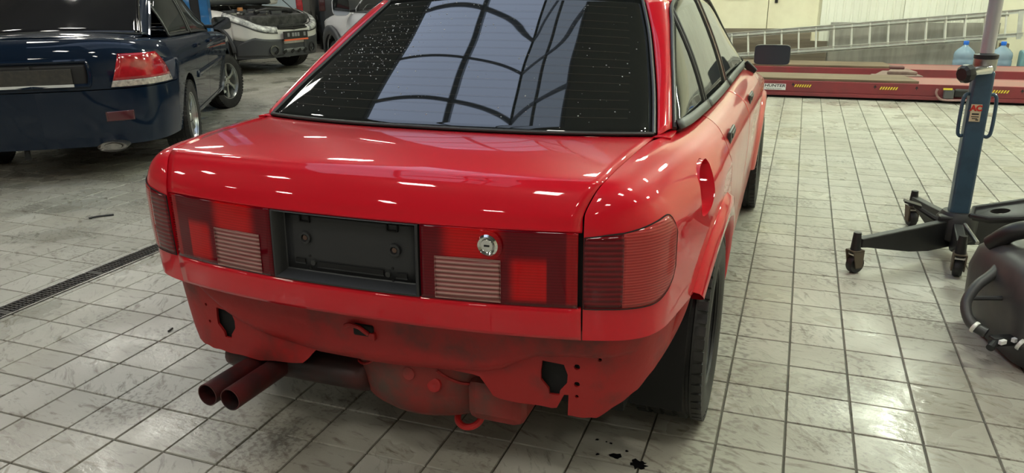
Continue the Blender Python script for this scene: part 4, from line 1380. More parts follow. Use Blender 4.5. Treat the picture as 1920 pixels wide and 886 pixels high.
ee = MB().lathe([(.0, 0), (.035, 0), (.038, .02), (.052, .02), (.058, -.02), (.056, .25), (.0, .25)], 24, TR(.44, -1.03, .275) @ RX(-PI / 2) @ Matrix.Diagonal((1.7, .62, 1, 1)))
ee.build('exhaust_tip', M['steel'], lan_car, sharp=40)
MB().tube([(-.15, -.95, .30), (-.15, -.96, .20)], .02, 8).build('tow_eye', M['dark'], lan_car)

# ---- silver SUV with its bonnet up
M['silver'] = mat('silver_paint', (.70, .68, .65), .35, .1, coat=1.0)
M['clad'] = mat('grey_cladding', (.045, .047, .052), .5, bump=.1, bscale=300)
M['headlamp'] = mat('headlamp_reflector', (.85, .85, .83), .25, .0, col2=(.22, .22, .23), scale=11, coat=1)
ANT_H = math.radians(-98.6)      # heading of the car (local +y)
suv = empty('silver_suv', (-11.0, 8.56, 0), ANT_H)
tag(suv, 'silver off-road car with grey lower cladding and raised bonnet behind the blue saloon', 'car')
AC_ = [(0, -.95), (.4, -.93), (.68, -.85), (.83, -.65), (.90, -.35), (.92, .2), (.92, 2.2), (.91, 2.75), (.88, 3.05), (.80, 3.32), (.62, 3.50), (.35, 3.585), (0, 3.62)]
AT_ = [(0, -.85, 1.05), (.4, -.83, 1.05), (.60, -.76, 1.06), (.72, -.6, 1.07), (.78, -.35, 1.07), (.80, .2, 1.06), (.80, 2.2, 1.02), (.79, 2.70, 1.00), (.755, 2.98, .955), (.68, 3.22, .88), (.54, 3.40, .78), (.30, 3.50, .745), (0, 3.53, .74)]
asp = dict(cont=AC_, top=AT_, zlow=.26, zmid=.88, hw=.92, wb=2.7, paint=M['silver'], arches=[(0, .36, .42), (2.7, .36, .42)], doors=[.5, 1.2, 2.15],
    track=.79, wr=.355, ww=.225, rim=.22, wheel='5', rim_mat=M['navy_rim'], glass=M['deep_glass'], rear_split=.45, rear_cut=-.5, front_cut=3.14, front_split=.29,
    rear_bumper=M['clad'], sill=M['clad'], front_bumper=M['clad'],
    rglass=([(.66, -.72, 1.10), (.62, -.6, 1.35), (.57, -.42, 1.58)], [(-.84, 1.08), (-.72, 1.35), (-.52, 1.62)]),
    roof=([(.57, -.42, 1.585), (.62, .2, 1.66), (.63, .9, 1.67), (.62, 1.45, 1.58)], [(-.52, 1.625), (.2, 1.71), (.9, 1.72), (1.52, 1.63)]),
    wscreen=([(.62, 1.45, 1.58), (.70, 1.95, 1.28), (.76, 2.35, 1.05)], [(1.53, 1.63), (2.1, 1.32), (2.5, 1.06)]),
    upper=[(.72, -.55, 1.10), (.66, -.3, 1.45), (.64, .1, 1.60), (.64, .9, 1.625), (.645, 1.35, 1.57), (.71, 1.85, 1.30), (.78, 2.25, 1.05)],
    panes=[('rear_quarter_window', -.4, .25), ('rear_door_window', .32, 1.12), ('front_door_window', 1.2, 2.1)], cpillar=(-.55, .1))
AS = build_car(suv, asp)
for side in (1, -1):
    hl = empty('headlight', (0, 0, 0), 0, suv)
    i0, i1 = AS.idx_y(2.98), AS.m - 4.9
    proud(AS, hl, 'lamp_lens', i0, i1, lambda f: lerp(.57, .53, f), lambda f: lerp(.97, .90, f), side, M['headlamp'], .004, 14, 8)
    hp = [(lerp(i0, i1, k / 12), lerp(.57, .53, k / 12)) for k in range(13)] + [(lerp(i1, i0, k / 12), lerp(.90, .97, k / 12)) for k in range(13)]
    tube_obj('lamp_surround', [AS.patch(i, i + .05, vv, vv + .02, 1, 1, side, .006)[0][0] for i, vv in hp + hp[:1]], .008, M['black'], hl, 6)
    # grey cladding cheek rising around the fog lamp
    proud(AS, suv, 'bumper_cheek', AS.idx_y(3.16), AS.m - 3.2, lambda f: .04, lambda f: .40 * min(1, .45 + f * 1.3), side, M['clad'], .008, 16, 8)
    p = AS.P(AS.m - 6.2, .16, side); q = AS.P(AS.m - 5.8, .16, side)
    t_ = (q - p).normalized(); n_ = Vector((t_.y, -t_.x, 0)) * side
    fl_ = MB().lathe([(.085, .0), (.085, .022), (.065, .025), (.06, .0), (.0, -.005)], 24, TR(*(p + n_ * .008)) @ n_.to_track_quat('Z', 'Y').to_matrix().to_4x4())
    fl_.build('fog_lamp', mat('fog_lamp_%d' % side, (.02, .02, .022), .3, coat=1), suv, sharp=40)
    grid_obj('arch_moulding', [[Vector(((AS.base(AS.idx_y(2.7 + math.cos(a) * (.42 + d)), min(max(.36 + math.sin(a) * (.42 + d), .3), .88)).x + .010) * side, 2.7 + math.cos(a) * (.42 + d), .36 + math.sin(a) * (.42 + d))) for a in [PI * k / 24 for k in range(25)]] for d in (0, .06)], M['clad'], suv, flip=side < 0, thick=.02)
    proud(AS, suv, 'grille_half', AS.m - 4.7, AS.m, lambda f: lerp(.64, .60, f), lambda f: .955, side, M['black'], .006, 10, 8)
    for k in range(3):
        vv = lerp(.68, .90, k / 2)
        tube_obj('grille_bar', [AS.patch(i, i + .05, vv, vv + .02, 1, 1, side, .016)[0][0] for i in [lerp(AS.m - 4.3, AS.m - .05, a / 8) for a in range(9)]], .012, M['trim'], suv, 6)
    door_mirror(suv, .88, 2.15, 1.12, side, M['silver'], .11, .085)
sk = empty('skid_plate', (0, 0, 0), 0, suv)
pts = [[Vector((x, 3.56 - .10 * (x / .55) ** 2 + dy, z)) for x in [lerp(-.55, .55, k / 12) for k in range(13)]] for dy, z in ((-.10, .25), (.01, .30), (.045, .37), (.03, .40))]
grid_obj('plate', pts, mat('skid_grey', (.26, .27, .27), .4, .5), sk, thick=.01, flip=True)
for k in range(6):
    x = lerp(-.38, .38, k / 5)
    MB().box((x, 3.62 - .10 * (x / .55) ** 2, .345), (.07, .012, .04), RY(.5)).build('slot', M['dark'], sk, smooth=False)
MB().box((.02, 3.66, .60), (.53, .02, .12)).build('number_plate', M['black'], suv, smooth=False, bevel=.004)
M['plate_mark'] = mat('plate_mark', (.5, .5, .5), .5)
for k, x in enumerate((-.17, -.03, .03, .09, .19)):
    MB().box((x, 3.6715, .605), (.045, .003, .06)).build('plate_character', mat('plate_char', (.22, .22, .23), .5), suv, smooth=False)
MB().box((.02, 3.665, .525), (.53, .022, .026)).build('plate_strip', mat('orange_strip', (.75, .14, .06), .4), suv, smooth=False, bevel=.003)
# engine bay and raised bonnet
eb = empty('engine_bay', (0, 0, 0), 0, suv)
MB().box((0, 2.85, .80), (1.30, 1.0, .22)).build('engine_block', mat('engine_dark', (.02, .02, .022), .5, col2=(.07, .07, .07), scale=16), eb, smooth=False, bevel=.04)
r2 = random.Random(5)
for k in range(26):
    x, y, z = r2.uniform(-.6, .6), r2.uniform(2.5, 3.25), r2.uniform(.90, .955)
    MB().box((x, y, z), (r2.uniform(.06, .2), r2.uniform(.05, .18), r2.uniform(.03, .09)), RZ(r2.uniform(-.6, .6))).build('engine_part', M['clad'] if k % 3 else M['steel'], eb, smooth=False, bevel=.01)
MB().lathe([(0, .03), (.04, .03), (.045, 0), (.045, -.02)], 16, TR(.42, 2.9, 1.0)).build('filler_cap', mat('cap_orange', (.5, .2, .06), .5), eb)
MB().lathe([(0, .02), (.03, .02), (.035, 0), (.035, -.02)], 16, TR(-.25, 3.12, .97)).build('oil_cap', mat('cap_yellow', (.7, .6, .1), .5), eb)
tube_obj('coolant_hose', crom([(-.5, 3.1, .93), (-.2, 3.2, .97), (.1, 3.15, .98), (.4, 3.2, .95)], 4), .028, M['black'], eb)
hrows = rows_smooth([(.76, 2.34, 1.06), (.77, 2.24, 1.45), (.72, 2.10, 1.85), (.62, 2.02, 2.05)], [(2.50, 1.07), (2.36, 1.5), (2.18, 1.93), (2.06, 2.14)], 5, 20)
grid_obj('raised_bonnet', hrows, M['clad'], suv, thick=.03)
tube_obj('bonnet_stay', [(-.62, 3.1, .92), (-.55, 2.25, 1.55)], .008, M['black'], suv)

# ---- white compact SUV to the right of it
M['white'] = mat('white_paint', (.82, .82, .83), .3, coat=1.0)
DU_H = math.radians(50)
dus = empty('white_suv', (-5.1146 + .92 * math.cos(DU_H) + 2.67 * math.sin(DU_H), 5.5793 + .92 * math.sin(DU_H) - 2.67 * math.cos(DU_H), 0), DU_H)
tag(dus, 'white off-road car with dark grey wheel arches partly hidden by the red car', 'car')
DC_ = [(0, -.86), (.4, -.84), (.7, -.76), (.84, -.55), (.89, -.25), (.91, .3), (.91, 2.2), (.90, 2.8), (.87, 3.1), (.78, 3.32), (.58, 3.45), (.3, 3.50), (0, 3.51)]
DT_ = [(0, -.78, 1.06), (.4, -.76, 1.06), (.62, -.68, 1.07), (.72, -.5, 1.07), (.77, -.25, 1.07), (.79, .3, 1.06), (.80, 2.0, 1.05), (.80, 2.55, 1.03), (.78, 2.95, .98), (.70, 3.2, .92), (.52, 3.34, .88), (.28, 3.39, .87), (0, 3.40, .87)]
dsp = dict(cont=DC_, top=DT_, zlow=.28, zmid=.90, hw=.91, wb=2.67, paint=M['white'], arches=[(0, .36, .43), (2.67, .36, .43)], doors=[.5, 1.2, 2.12],
    track=.785, wr=.35, ww=.22, rim=.21, wheel='5', rim_mat=M['black_steel'], glass=M['side_glass'], rear_split=.42, rear_cut=-.5, front_cut=3.12, front_split=.42,
    rear_bumper=M['clad'], sill=M['clad'], front_bumper=M['clad'],
    rglass=([(.64, -.66, 1.10), (.60, -.56, 1.35), (.56, -.40, 1.58)], [(-.76, 1.09), (-.66, 1.36), (-.48, 1.62)]),
    roof=([(.56, -.40, 1.585), (.61, .2, 1.65), (.62, .9, 1.65), (.61, 1.4, 1.58)], [(-.48, 1.625), (.2, 1.69), (.9, 1.69), (1.48, 1.62)]),
    wscreen=([(.61, 1.4, 1.58), (.70, 1.85, 1.30), (.76, 2.2, 1.08)], [(1.49, 1.62), (2.0, 1.34), (2.36, 1.09)]),
    bonnet=([(.78, 2.2, 1.06), (.79, 2.55, 1.04), (.77, 2.95, .985), (.69, 3.2, .925), (.50, 3.34, .882)], [(2.38, 1.085), (2.65, 1.09), (3.0, 1.04), (3.25, .96), (3.39, .885)]),
    upper=[(.70, -.5, 1.10), (.65, -.28, 1.42), (.63, .1, 1.58), (.63, .9, 1.60), (.635, 1.3, 1.56), (.70, 1.75, 1.32), (.775, 2.1, 1.08)],
    panes=[('rear_quarter_window', -.38, .25), ('rear_door_window', .32, 1.12), ('front_door_window', 1.2, 2.0)], cpillar=(-.5, .1))
DS = build_car(dus, dsp)
for side in (1, -1):
    for y in (0, 2.67):
        grid_obj('arch_cladding', [[Vector(((DS.base(DS.idx_y(y + math.cos(a) * (.43 + d)), min(max(.36 + math.sin(a) * (.43 + d), .3), .90)).x + .014) * side, y + math.cos(a) * (.43 + d), .36 + math.sin(a) * (.43 + d))) for a in [PI * k / 24 for k in range(25)]] for d in (-.005, .10)], M['clad'], dus, flip=side < 0, thick=.03)
    door_mirror(dus, .88, 2.02, 1.12, side, M['white'], .10, .10)
    tl_ = MB().box((side * .74, -.735, .98), (.12, .10, .30)).build('tail_light', M['lan_red'], dus, smooth=False, bevel=.02)
    proud(DS, dus, 'headlight', DS.idx_y(3.13), DS.m - 5, .62, .95, side, M['headlamp'], .004)
    proud(DS, dus, 'grille_half', DS.m - 4.8, DS.m, .60, .93, side, M['black'], .004)

# ---- dark grey estate and pale blue van at the far end
M['graphite'] = mat('graphite_paint', (.028, .030, .040), .35, coat=.7)
M['paleblue'] = mat('pale_blue_paint', (.42, .50, .58), .35, coat=.6)
far = empty('grey_van', (-9.82, 13.75, 0), math.radians(38))
tag(far, 'dark grey van standing behind the silver and white off-road cars', 'van')
def slab_van(root, L, W, Hh, paint, lamp_m):
    prof = []
    n = 6
    rows = []
    for (y, k, z0) in ((-L / 2, .90, .40), (-L / 2 + .03, .97, .34), (-L / 2 + .15, 1, .30), (0, 1, .30), (L / 2 - 1.3, 1, .30), (L / 2 - .5, .97, .30), (L / 2 - .05, .85, .34)):
        h = Hh if y < L / 2 - 1.4 else interp([L / 2 - 1.4, L / 2 - .8, L / 2 - .05], [Hh, Hh * .62, Hh * .52], y)
        w = W / 2 * k
        row = [Vector((-w * .9, y, z0)), Vector((-w, y, z0 + .1)), Vector((-w, y, h * .5)), Vector((-w * .96, y, h * .8)), Vector((-w * .86, y, h - .06)), Vector((-w * .70, y, h)),
               Vector((w * .70, y, h)), Vector((w * .86, y, h - .06)), Vector((w * .96, y, h * .8)), Vector((w, y, h * .5)), Vector((w, y, z0 + .1)), Vector((w * .9, y, z0))]
        rows.append(row)
    b = MB().grid(rows)
    nc = 12
    b.f.append(tuple(range(nc)))
    b.f.append(tuple(len(b.v) - 1 - k for k in range(nc)))
    b.build('body', paint, root, sharp=50)
    for side in (1, -1):
        for y in (-L * .30, L * .30):
            wheel(root, (W / 2 - .13) * side, y, .33, .2, .2, side, 'steel', M['black_steel'])
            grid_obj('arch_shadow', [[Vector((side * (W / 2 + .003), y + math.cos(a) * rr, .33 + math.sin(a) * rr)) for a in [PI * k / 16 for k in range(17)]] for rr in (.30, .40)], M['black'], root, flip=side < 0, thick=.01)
        MB().box((side * (W / 2 - .02), 0, .55), (.06, L * .38, .10)).build('side_moulding', M['black'], root, smooth=False, bevel=.02)
        MB().box((side * (W / 2 * .975), L * .22, Hh * .70), (.03, .9, .42)).build('cab_window', M['side_glass'], root, smooth=False, bevel=.01)
        tl = MB().box((side * (W / 2 * .94), -L / 2 + .012, Hh * .52), (.13, .08, .36)).build('tail_light', lamp_m, root, smooth=False, bevel=.02)
        MB().box((side * (W / 2 * .30), -L / 2 - .005, Hh * .72), (W * .36, .04, .42)).build('rear_door_window', M['side_glass'], root, smooth=False, bevel=.02)
    MB().box((0, -L / 2 - .02, .42), (W * .92, .16, .18)).build('rear_bumper', M['black'], root, smooth=False, bevel=.04)
slab_van(far, 4.6, 1.9, 1.95, M['graphite'], mat('dark_lamp', (.05, .006, .008), .2, coat=1))
van = empty('pale_blue_van', (-11.4, 12.2, 0), math.radians(38))
tag(van, 'pale blue van with a red tail light behind the raised bonnet', 'van')
slab_van(van, 4.3, 1.8, 1.9, M['paleblue'], M['lan_red'])

# ---- blue lift post behind the blue saloon
lp = empty('car_lift_post', (-7.53, 6.0, 0), math.radians(34))
tag(lp, 'bright blue steel lift column rising behind the blue saloon', 'lift')
M['lift_blue'] = mat('lift_blue', (.02, .14, .36), .4, coat=.3, vary=.3, scale=5)
MB().box((0, 0, .012), (.62, .5, .024)).build('base_plate', M['lift_blue'], lp, smooth=False, bevel=.004)
cl = MB()
for c, d in (((0, .13, 1.7), (.34, .02, 3.4)), ((-.16, 0, 1.7), (.02, .28, 3.4)), ((.16, 0, 1.7), (.02, .28, 3.4)), ((-.11, -.135, 1.7), (.10, .02, 3.4)), ((.11, -.135, 1.7), (.10, .02, 3.4))):
    cl.box(c, d)
cl.build('column', M['lift_blue'], lp, smooth=False)
MB().box((0, -.02, .9), (.26, .2, .6)).build('carriage', M['black'], lp, smooth=False, bevel=.01)
# ---------------------------------------------------------------- red wheel-alignment ramp
M['ramp'] = mat('ramp_red', (.235, .030, .038), .5, col2=(.18, .034, .04), scale=3)
M['ramp_deck'] = mat('ramp_deck_worn', (.34, .13, .12), .6, col2=(.24, .15, .13), scale=4, stretch=(.4, 4, 1))
M['wood'] = mat('weathered_plank', (.185, .13, .082), .65, col2=(.105, .075, .05), scale=5, stretch=(.35, 6, 6))
M['yellow'] = mat('yellow_tape', (.78, .62, .05), .5)
M['white_sticker'] = mat('white_sticker', (.78, .78, .76), .45)
M['ink'] = mat('black_ink', (.015, .015, .018), .5)
RL = 5.8
for nm, y0, y1 in (('near', 0.0, .66), ('far', 1.57, 2.23)):
    yc = (y0 + y1) / 2
    rwy = empty('alignment_ramp', (1.3, 7.05 + y0, 0))
    tag(rwy, {'near': 'near runway of the low red alignment ramp, with white sticker and yellow stripes', 'far': 'far runway of the low red alignment ramp, in front of the ladder'}[nm], 'ramp', 'ramp runways')
    for y in (0, y1 - y0):
        MB().box((0, y, .135), (RL, .05, .13)).build('side_beam', M['ramp'], rwy, smooth=False, bevel=.004)
        MB().box((0, y - .012 if y == 0 else y + .012, .048), (RL, .06, .040)).build('lower_flange', M['ramp'], rwy, smooth=False, bevel=.003)
    MB().box((0, (y1 - y0) / 2, .185), (RL - .01, y1 - y0 - .05, .025)).build('deck_plate', M['ramp_deck'], rwy, smooth=False)
    MB().box((0, (y1 - y0) / 2, .016), (RL - .1, y1 - y0 - .04, .03)).build('floor_skid', M['dark'], rwy, smooth=False)
    if nm == 'near':
        near = rwy
        FY = -.027
        for x, kind in ((-1.225, 's'), (-.91, 'y'), (.015, 'y'), (1.115, 'y')):
            if kind == 's':
                st = MB().box((x, FY, .125), (.25, .004, .072)).build('maker_sticker', M['white_sticker'], rwy, smooth=False)
                text_obj('maker_lettering', 'HUNTER', .052, M['ink'], st, TR(x, FY - .003, .137) @ RX(PI / 2) @ Matrix.Diagonal((1.15, .85, 1, 1)), .0006, .12, .0012)
                text_obj('maker_small_lettering', 'Engineering Company', .020, M['ink'], st, TR(x - .01, FY - .003, .105) @ RX(PI / 2), .0004)
            else:
                for k in range(7):
                    xx = x - .085 + k * .027
                    v_ = [(xx - .012, FY, .128), (xx + .002, FY, .128), (xx + .018, FY, .160), (xx + .004, FY, .160)]
                    mesh_obj('warning_stripe', v_, [(0, 1, 2, 3)], M['yellow'], rwy, smooth=False, thick=.002, off=1)
        for x in (-1.02, -.13, .30, 1.33):
            MB().add([(x - .018, FY - .001, .150), (x + .018, FY - .001, .150), (x, FY - .001, .178)], [(0, 1, 2)]).build('fixing_mark', M['ink'], rwy, smooth=False)
            MB().box((x, FY - .001, .143), (.008, .002, .016)).build('fixing_mark', M['ink'], rwy, smooth=False)
        # bracket with a grey locking block and a bent rod on the beam
        bk = empty('lock_bracket', (.60, -.05, 0), 0, rwy)
        MB().box((.02, -.02, .105), (.10, .07, .10)).build('lock_block', mat('bracket_grey', (.10, .10, .10), .5), bk, smooth=False, bevel=.01)
        MB().box((.17, -.02, .12), (.20, .06, .09)).build('lock_arm', M['black'], bk, smooth=False, bevel=.02)
        MB().box((0, -.055, .165), (.09, .01, .02)).build('yellow_tab', M['yellow'], bk, smooth=False)
        tube_obj('bent_rod', crom([(-.10, -.05, .165), (-.11, -.055, .12), (-.08, -.06, .07), (-.03, -.06, .045), (.10, -.06, .045), (.24, -.06, .05)], 4), .012, mat('rod_pink', (.33, .20, .19), .4, .4), bk)
def plank(x0, x1, y0, y1, z, label, h=.028):
    o = MB().prism([(x0, y0), (x1, y0), (x1 - .10, y1), (x0, y1)], 0, h).build('plank', M['wood'], None, smooth=False, bevel=.003, loc=(0, 0, z))
    tag(o, label, 'plank', 'wooden planks on the ramp')
plank(-1.45, 1.62, 7.06, 7.62, .2005, 'long brown plank lying on the near runway of the red ramp')
plank(-1.45, 1.52, 8.64, 9.22, .2005, 'long brown plank lying on the far runway of the red ramp')
pd = empty('stepped_block', (1.46, 8.10, 0))
tag(pd, 'worn brown stepped rubber block standing between the ramp runways', 'block')
M['chock'] = mat('chock_brown', (.17, .11, .095), .65, col2=(.24, .17, .14), scale=9)
MB().box((0, 0, .08), (.50, .52, .16)).build('base', M['chock'], pd, smooth=False, bevel=.01)
MB().prism([(-.26, -.26), (.30, -.26), (.20, .26), (-.12, .26)], .16, .205).build('step', M['chock'], pd, smooth=False, bevel=.01)
MB().prism([(-.10, -.20), (.24, -.20), (.16, .18), (-.02, .18)], .205, .245).build('step', M['chock'], pd, smooth=False, bevel=.01)
MB().box((.03, .10, .262), (.17, .13, .034)).build('top_pad', mat('pad_maroon', (.11, .04, .04), .6), pd, smooth=False, bevel=.01)

# ---------------------------------------------------------------- boards and ladder along the back wall
M['board'] = mat('old_board', (.22, .18, .135), .6, col2=(.15, .12, .09), scale=3, stretch=(.3, 3, 5))
M['board2'] = mat('pale_board', (.33, .31, .28), .5, col2=(.23, .22, .20), scale=2.5, stretch=(3, 3, .4))
def board(x0, x1, z0, z1, y, m, label, tilt=.0):
    o = MB().box((0, 0, (z1 - z0) / 2), (x1 - x0, .018, z1 - z0), RX(-tilt)).build('board', M[m], None, smooth=False, bevel=.002, loc=((x0 + x1) / 2, y, z0))
    tag(o, label, 'board', 'boards standing along the back wall')
board(-2.3, .70, .0, .42, 10.40, 'board', 'brown wooden board standing behind the left half of the ladder')
board(-2.2, .45, .42, .60, 10.43, 'board', 'narrow brown board resting on the wider board behind the ladder')
board(.72, 3.0, .0, .70, 10.42, 'board2', 'pale greyish board standing behind the right half of the ladder')
M['alu'] = mat('aluminium', (.62, .63, .60), .38, .35, vary=.2, scale=8)
M['rung'] = mat('rung_pale', (.74, .74, .69), .45, .3)
lad = empty('extension_ladder', (-2.7, 10.22, -.05))
tag(lad, 'long aluminium extension ladder lying on its edge against the back wall', 'ladder')
lad.rotation_euler = (0, -math.radians(5.15), 0)
def rail(parent, x0, x1, y, z, w=.026, h=.055):
    rl = MB()
    rl.box(((x0 + x1) / 2, y, z), (x1 - x0, .006, h))
    for s in (-1, 1):
        rl.box(((x0 + x1) / 2, y - w / 2, z + s * (h / 2 - .003)), (x1 - x0, w, .006))
    rl.build('rail', M['alu'], parent, smooth=False)
for k, (y, x0, x1, dz) in enumerate(((-.03, .1, 5.98, .0), (.035, .35, 5.80, -.035))):
    sec = empty('ladder_section', (0, 0, 0), 0, lad)
    rail(sec, x0, x1, y, .035 + dz + .035); rail(sec, x0, x1, y, .035 + dz + .355)
    r0_ = None
    n = int((x1 - x0 - .3) / .25)
    for i in range(n + 1):
        x = x0 + .16 + i * .25
        if r0_ is None:
            r0_ = MB().tube([(0, 0, .06 + dz), (0, 0, .40 + dz)], .014, 8).build('rung', M['rung'], sec, loc=(x, y, 0))
        else:
            dup(r0_, sec, location=(x, y, 0))
MB().box((5.93, -.045, .205), (.06, .012, .39)).build('end_guide', M['alu'], lad, smooth=False)
# prop under the raised end of the ladder
pb = MB().box((0, 0, .215), (.10, .14, .43)).build('prop_block', M['wood'], None, smooth=False, bevel=.005, loc=(3.05, 10.22, 0))
tag(pb, 'upright wooden prop under the right end of the aluminium ladder', 'block')

# ---------------------------------------------------------------- water bottles
M['bottle'] = mat('blue_pet', (.42, .58, .74), .12, trans=.55, ior=1.35, coat=.3)
M['cap'] = mat('blue_cap', (.02, .16, .70), .4)
def bottle(x, y, label):
    b = empty('water_bottle', (x, y, 0))
    tag(b, label, 'bottle', 'large water bottles by the ramp')
    prof = [(0, .004), (.115, .004), (.132, .02), (.134, .06), (.128, .075), (.134, .09), (.134, .145), (.128, .16), (.134, .175), (.134, .235), (.128, .25), (.134, .265), (.134, .31), (.125, .345), (.09, .385), (.045, .42), (.030, .435), (.028, .455)]
    MB().lathe(prof, 36).build('vessel', M['bottle'], b, sharp=60)
    MB().lathe([(.030, .44), (.034, .445), (.034, .485), (.030, .492), (0, .492)], 24).build('cap', M['cap'], b, sharp=40)
bottle(2.48, 9.70, 'large pale blue water bottle left of the chrome jack ram')
bottle(2.93, 9.68, 'large pale blue water bottle right of the chrome jack ram')
bk_ = empty('plastic_canister', (3.27, 9.66, 0)); tag(bk_, 'teal plastic canister at the right edge beside the water bottles', 'canister')
MB().box((0, 0, .19), (.26, .2, .38)).build('canister_body', mat('teal_plastic', (.16, .30, .33), .4), bk_, smooth=False, bevel=.03)
MB().lathe([(.03, .37), (.03, .42), (0, .42)], 16).build('screw_cap', M['white_sticker'], bk_, sharp=40)
MB().box((0, -.102, .25), (.16, .004, .10)).build('canister_label', M['white_sticker'], bk_, smooth=False)

# ---------------------------------------------------------------- blue hydraulic gearbox jack
M['jack_blue'] = mat('jack_blue', (.036, .080, .125), .42, coat=.3, col2=(.02, .042, .068), scale=7, lo=.5, hi=.75)
M['cast'] = mat('cast_black', (.013, .013, .014), .5, vary=.3)
M['ram'] = mat('satin_chrome', (.50, .49, .53), .3, .6)
JX, JY = 1.155, 1.52
jk = empty('gearbox_jack', (JX, JY, 0))
tag(jk, 'blue telescopic gearbox jack with chrome ram on four castor legs', 'jack')
def leg(dx, dy, name='leg'):
    d = Vector((dx, dy, 0)); L = d.length; a = math.atan2(dy, dx)
    prof = [(0, .055), (L * .30, .050), (L * .50, .065), (L - .04, .125), (L, .130), (L, .175), (L * .5, .185), (0, .20)]
    Mx = RZ(a) @ RX(PI / 2)
    o = MB().prism(prof, -.022, .022, Mx).build('leg', M['cast'], jk, smooth=False, bevel=.006)
    p = d * ((L + .015) / L)
    c = empty('castor', (p.x, p.y, 0), a, jk)
    MB().tube([(0, 0, .10), (0, 0, .205)], [.026, .018], 12).build('swivel_post', M['cast'], c)
    cf = MB()
    for s in (-1, 1):
        cf.prism([(-.03, .03), (.012, .03), (.034, .115), (-.03, .115)], s * .026 - .003, s * .026 + .003, RX(PI / 2))
    cf.box((0, 0, .115), (.062, .058, .006))
    cf.build('castor_fork', mat('castor_rust', (.10, .075, .05), .55), c, smooth=False)
    MB().lathe([(.0, -.018), (.040, -.018), (.044, -.012), (.044, .012), (.040, .018), (0, .018)], 24, TR(-.008, 0, .044) @ RX(PI / 2)).build('castor_wheel', M['cast'], c, sharp=40)
    MB().box((.0, 0, .096), (.034, .046, .012)).build('castor_bracket', M['rung'], c, smooth=False)
leg(.68 - JX, 1.10 - JY)
leg(1.11 - JX + .02, 1.20 - JY)
leg(1.70 - JX, 1.78 - JY)
leg(1.02 - JX, 1.98 - JY)
MB().lathe([(0, .09), (.085, .09), (.095, .10), (.095, .20), (.07, .235), (0, .235)], 24).build('hub', M['cast'], jk, sharp=40)
cyl = MB().prism([(-.043, -.043), (.043, -.043), (.048, 0), (.043, .043), (-.043, .043), (-.048, 0)], .20, .93).build('outer_tube', M['jack_blue'], jk, smooth=False, bevel=.01)
MB().lathe([(.046, .93), (.050, .935), (.050, .985), (.040, .992), (.0, .992)], 24).build('collar', M['steel'], jk, sharp=40)
MB().lathe([(.048, .985), (.052, .988), (.052, 1.005), (.03, 1.012)], 24).build('gland_ring', M['cast'], jk, sharp=40)
MB().lathe([(.030, .99), (.030, 1.45), (.0, 1.45)], 24).build('ram', M['ram'], jk, sharp=40)
MB().lathe([(.022, 1.44), (.022, 1.72), (.0, 1.72)], 20).build('upper_ram', M['ram'], jk, sharp=40)
sd_ = MB(); sd_.box((0, 0, 1.74), (.26, .20, .03)); sd_.box((-.12, 0, 1.77), (.02, .2, .05)); sd_.box((.12, 0, 1.77), (.02, .2, .05))
sd_.build('saddle', M['cast'], jk, smooth=False, bevel=.004)
kn = empty('release_valve', (-.02, -.05, .92), 0, jk)
MB().tube([(.03, .0, .02), (-.03, -.05, .015), (-.06, -.075, .01)], [.024, .022, .018], 14).build('valve_stem', M['chrome'], kn)
MB().lathe([(0, -.028), (.030, -.028), (.042, -.016), (.044, .0), (.042, .016), (.03, .028), (0, .028)], 10, TR(-.075, -.085, .008) @ Vector((-.75, -.6, -.1)).to_track_quat('Z', 'Y').to_matrix().to_4x4()).build('valve_knob', M['black'], kn, sharp=20)
for s, x in ((-1, -.066), (1, .066)):
    tube_obj('carry_handle', crom([(s * .046, -.02, .82), (s * .058, -.025, .82), (s * .070, -.03, .79), (s * .071, -.03, .65), (s * .060, -.028, .62), (s * .046, -.02, .62)], 4), .0085, M['jack_blue'], jk)
stk = MB().box((-.012, -.0485, .735), (.046, .002, .082)).build('rating_sticker', mat('sticker_beige', (.62, .52, .34), .5), jk, smooth=False)
stk.rotation_euler = (0, 0, 0)
text_obj('sticker_lettering', 'AC', .036, mat('sticker_red', (.55, .03, .02), .5), stk, TR(-.012, -.0505, .757) @ RX(PI / 2), .0005, 0, .002)
for k, (z, w, h) in enumerate(((.730, .030, .007), (.717, .032, .004), (.708, .024, .004), (.702, .012, .005))):
    MB().box((-.012 + (.01 if k == 3 else 0), -.0502, z), (w, .001, h)).build('sticker_line', M['ink'], stk, smooth=False)
pdl = empty('pump_pedal', (0, 0, 0), 0, jk)
MB().tube([(-.04, -.06, .165), (-.12, -.05, .205), (-.205, -.03, .252)], [.016, .014, .012], 8).build('pedal_arm', M['cast'], pdl)
MB().box((-.215, -.028, .262), (.085, .055, .010), RY(.25)).build('pedal_plate', M['black_steel'], pdl, smooth=False, bevel=.003)
MB().box((-.06, -.05, .17), (.07, .06, .10)).build('pump_body', M['cast'], pdl, smooth=False, bevel=.01)
MB().tube([(-.045, .03, .21), (-.06, .03, .10)], .02, 10).build('pump_cylinder', M['cast'], pdl)
tube_obj('brace', [(.01, -.06, .20), (.06, -.22, .14)], .011, M['steel'], jk)

# ---------------------------------------------------------------- removed parts on the floor at the right
M['plast'] = mat('grey_black_plastic', (.045, .046, .047), .42, col2=(.065, .063, .06), scale=10)
tank = empty('black_plastic_tank', (1.28, .47, 0), math.radians(14))
tag(tank, 'black plastic tank with hoses lying on the floor at the right edge', 'tank')
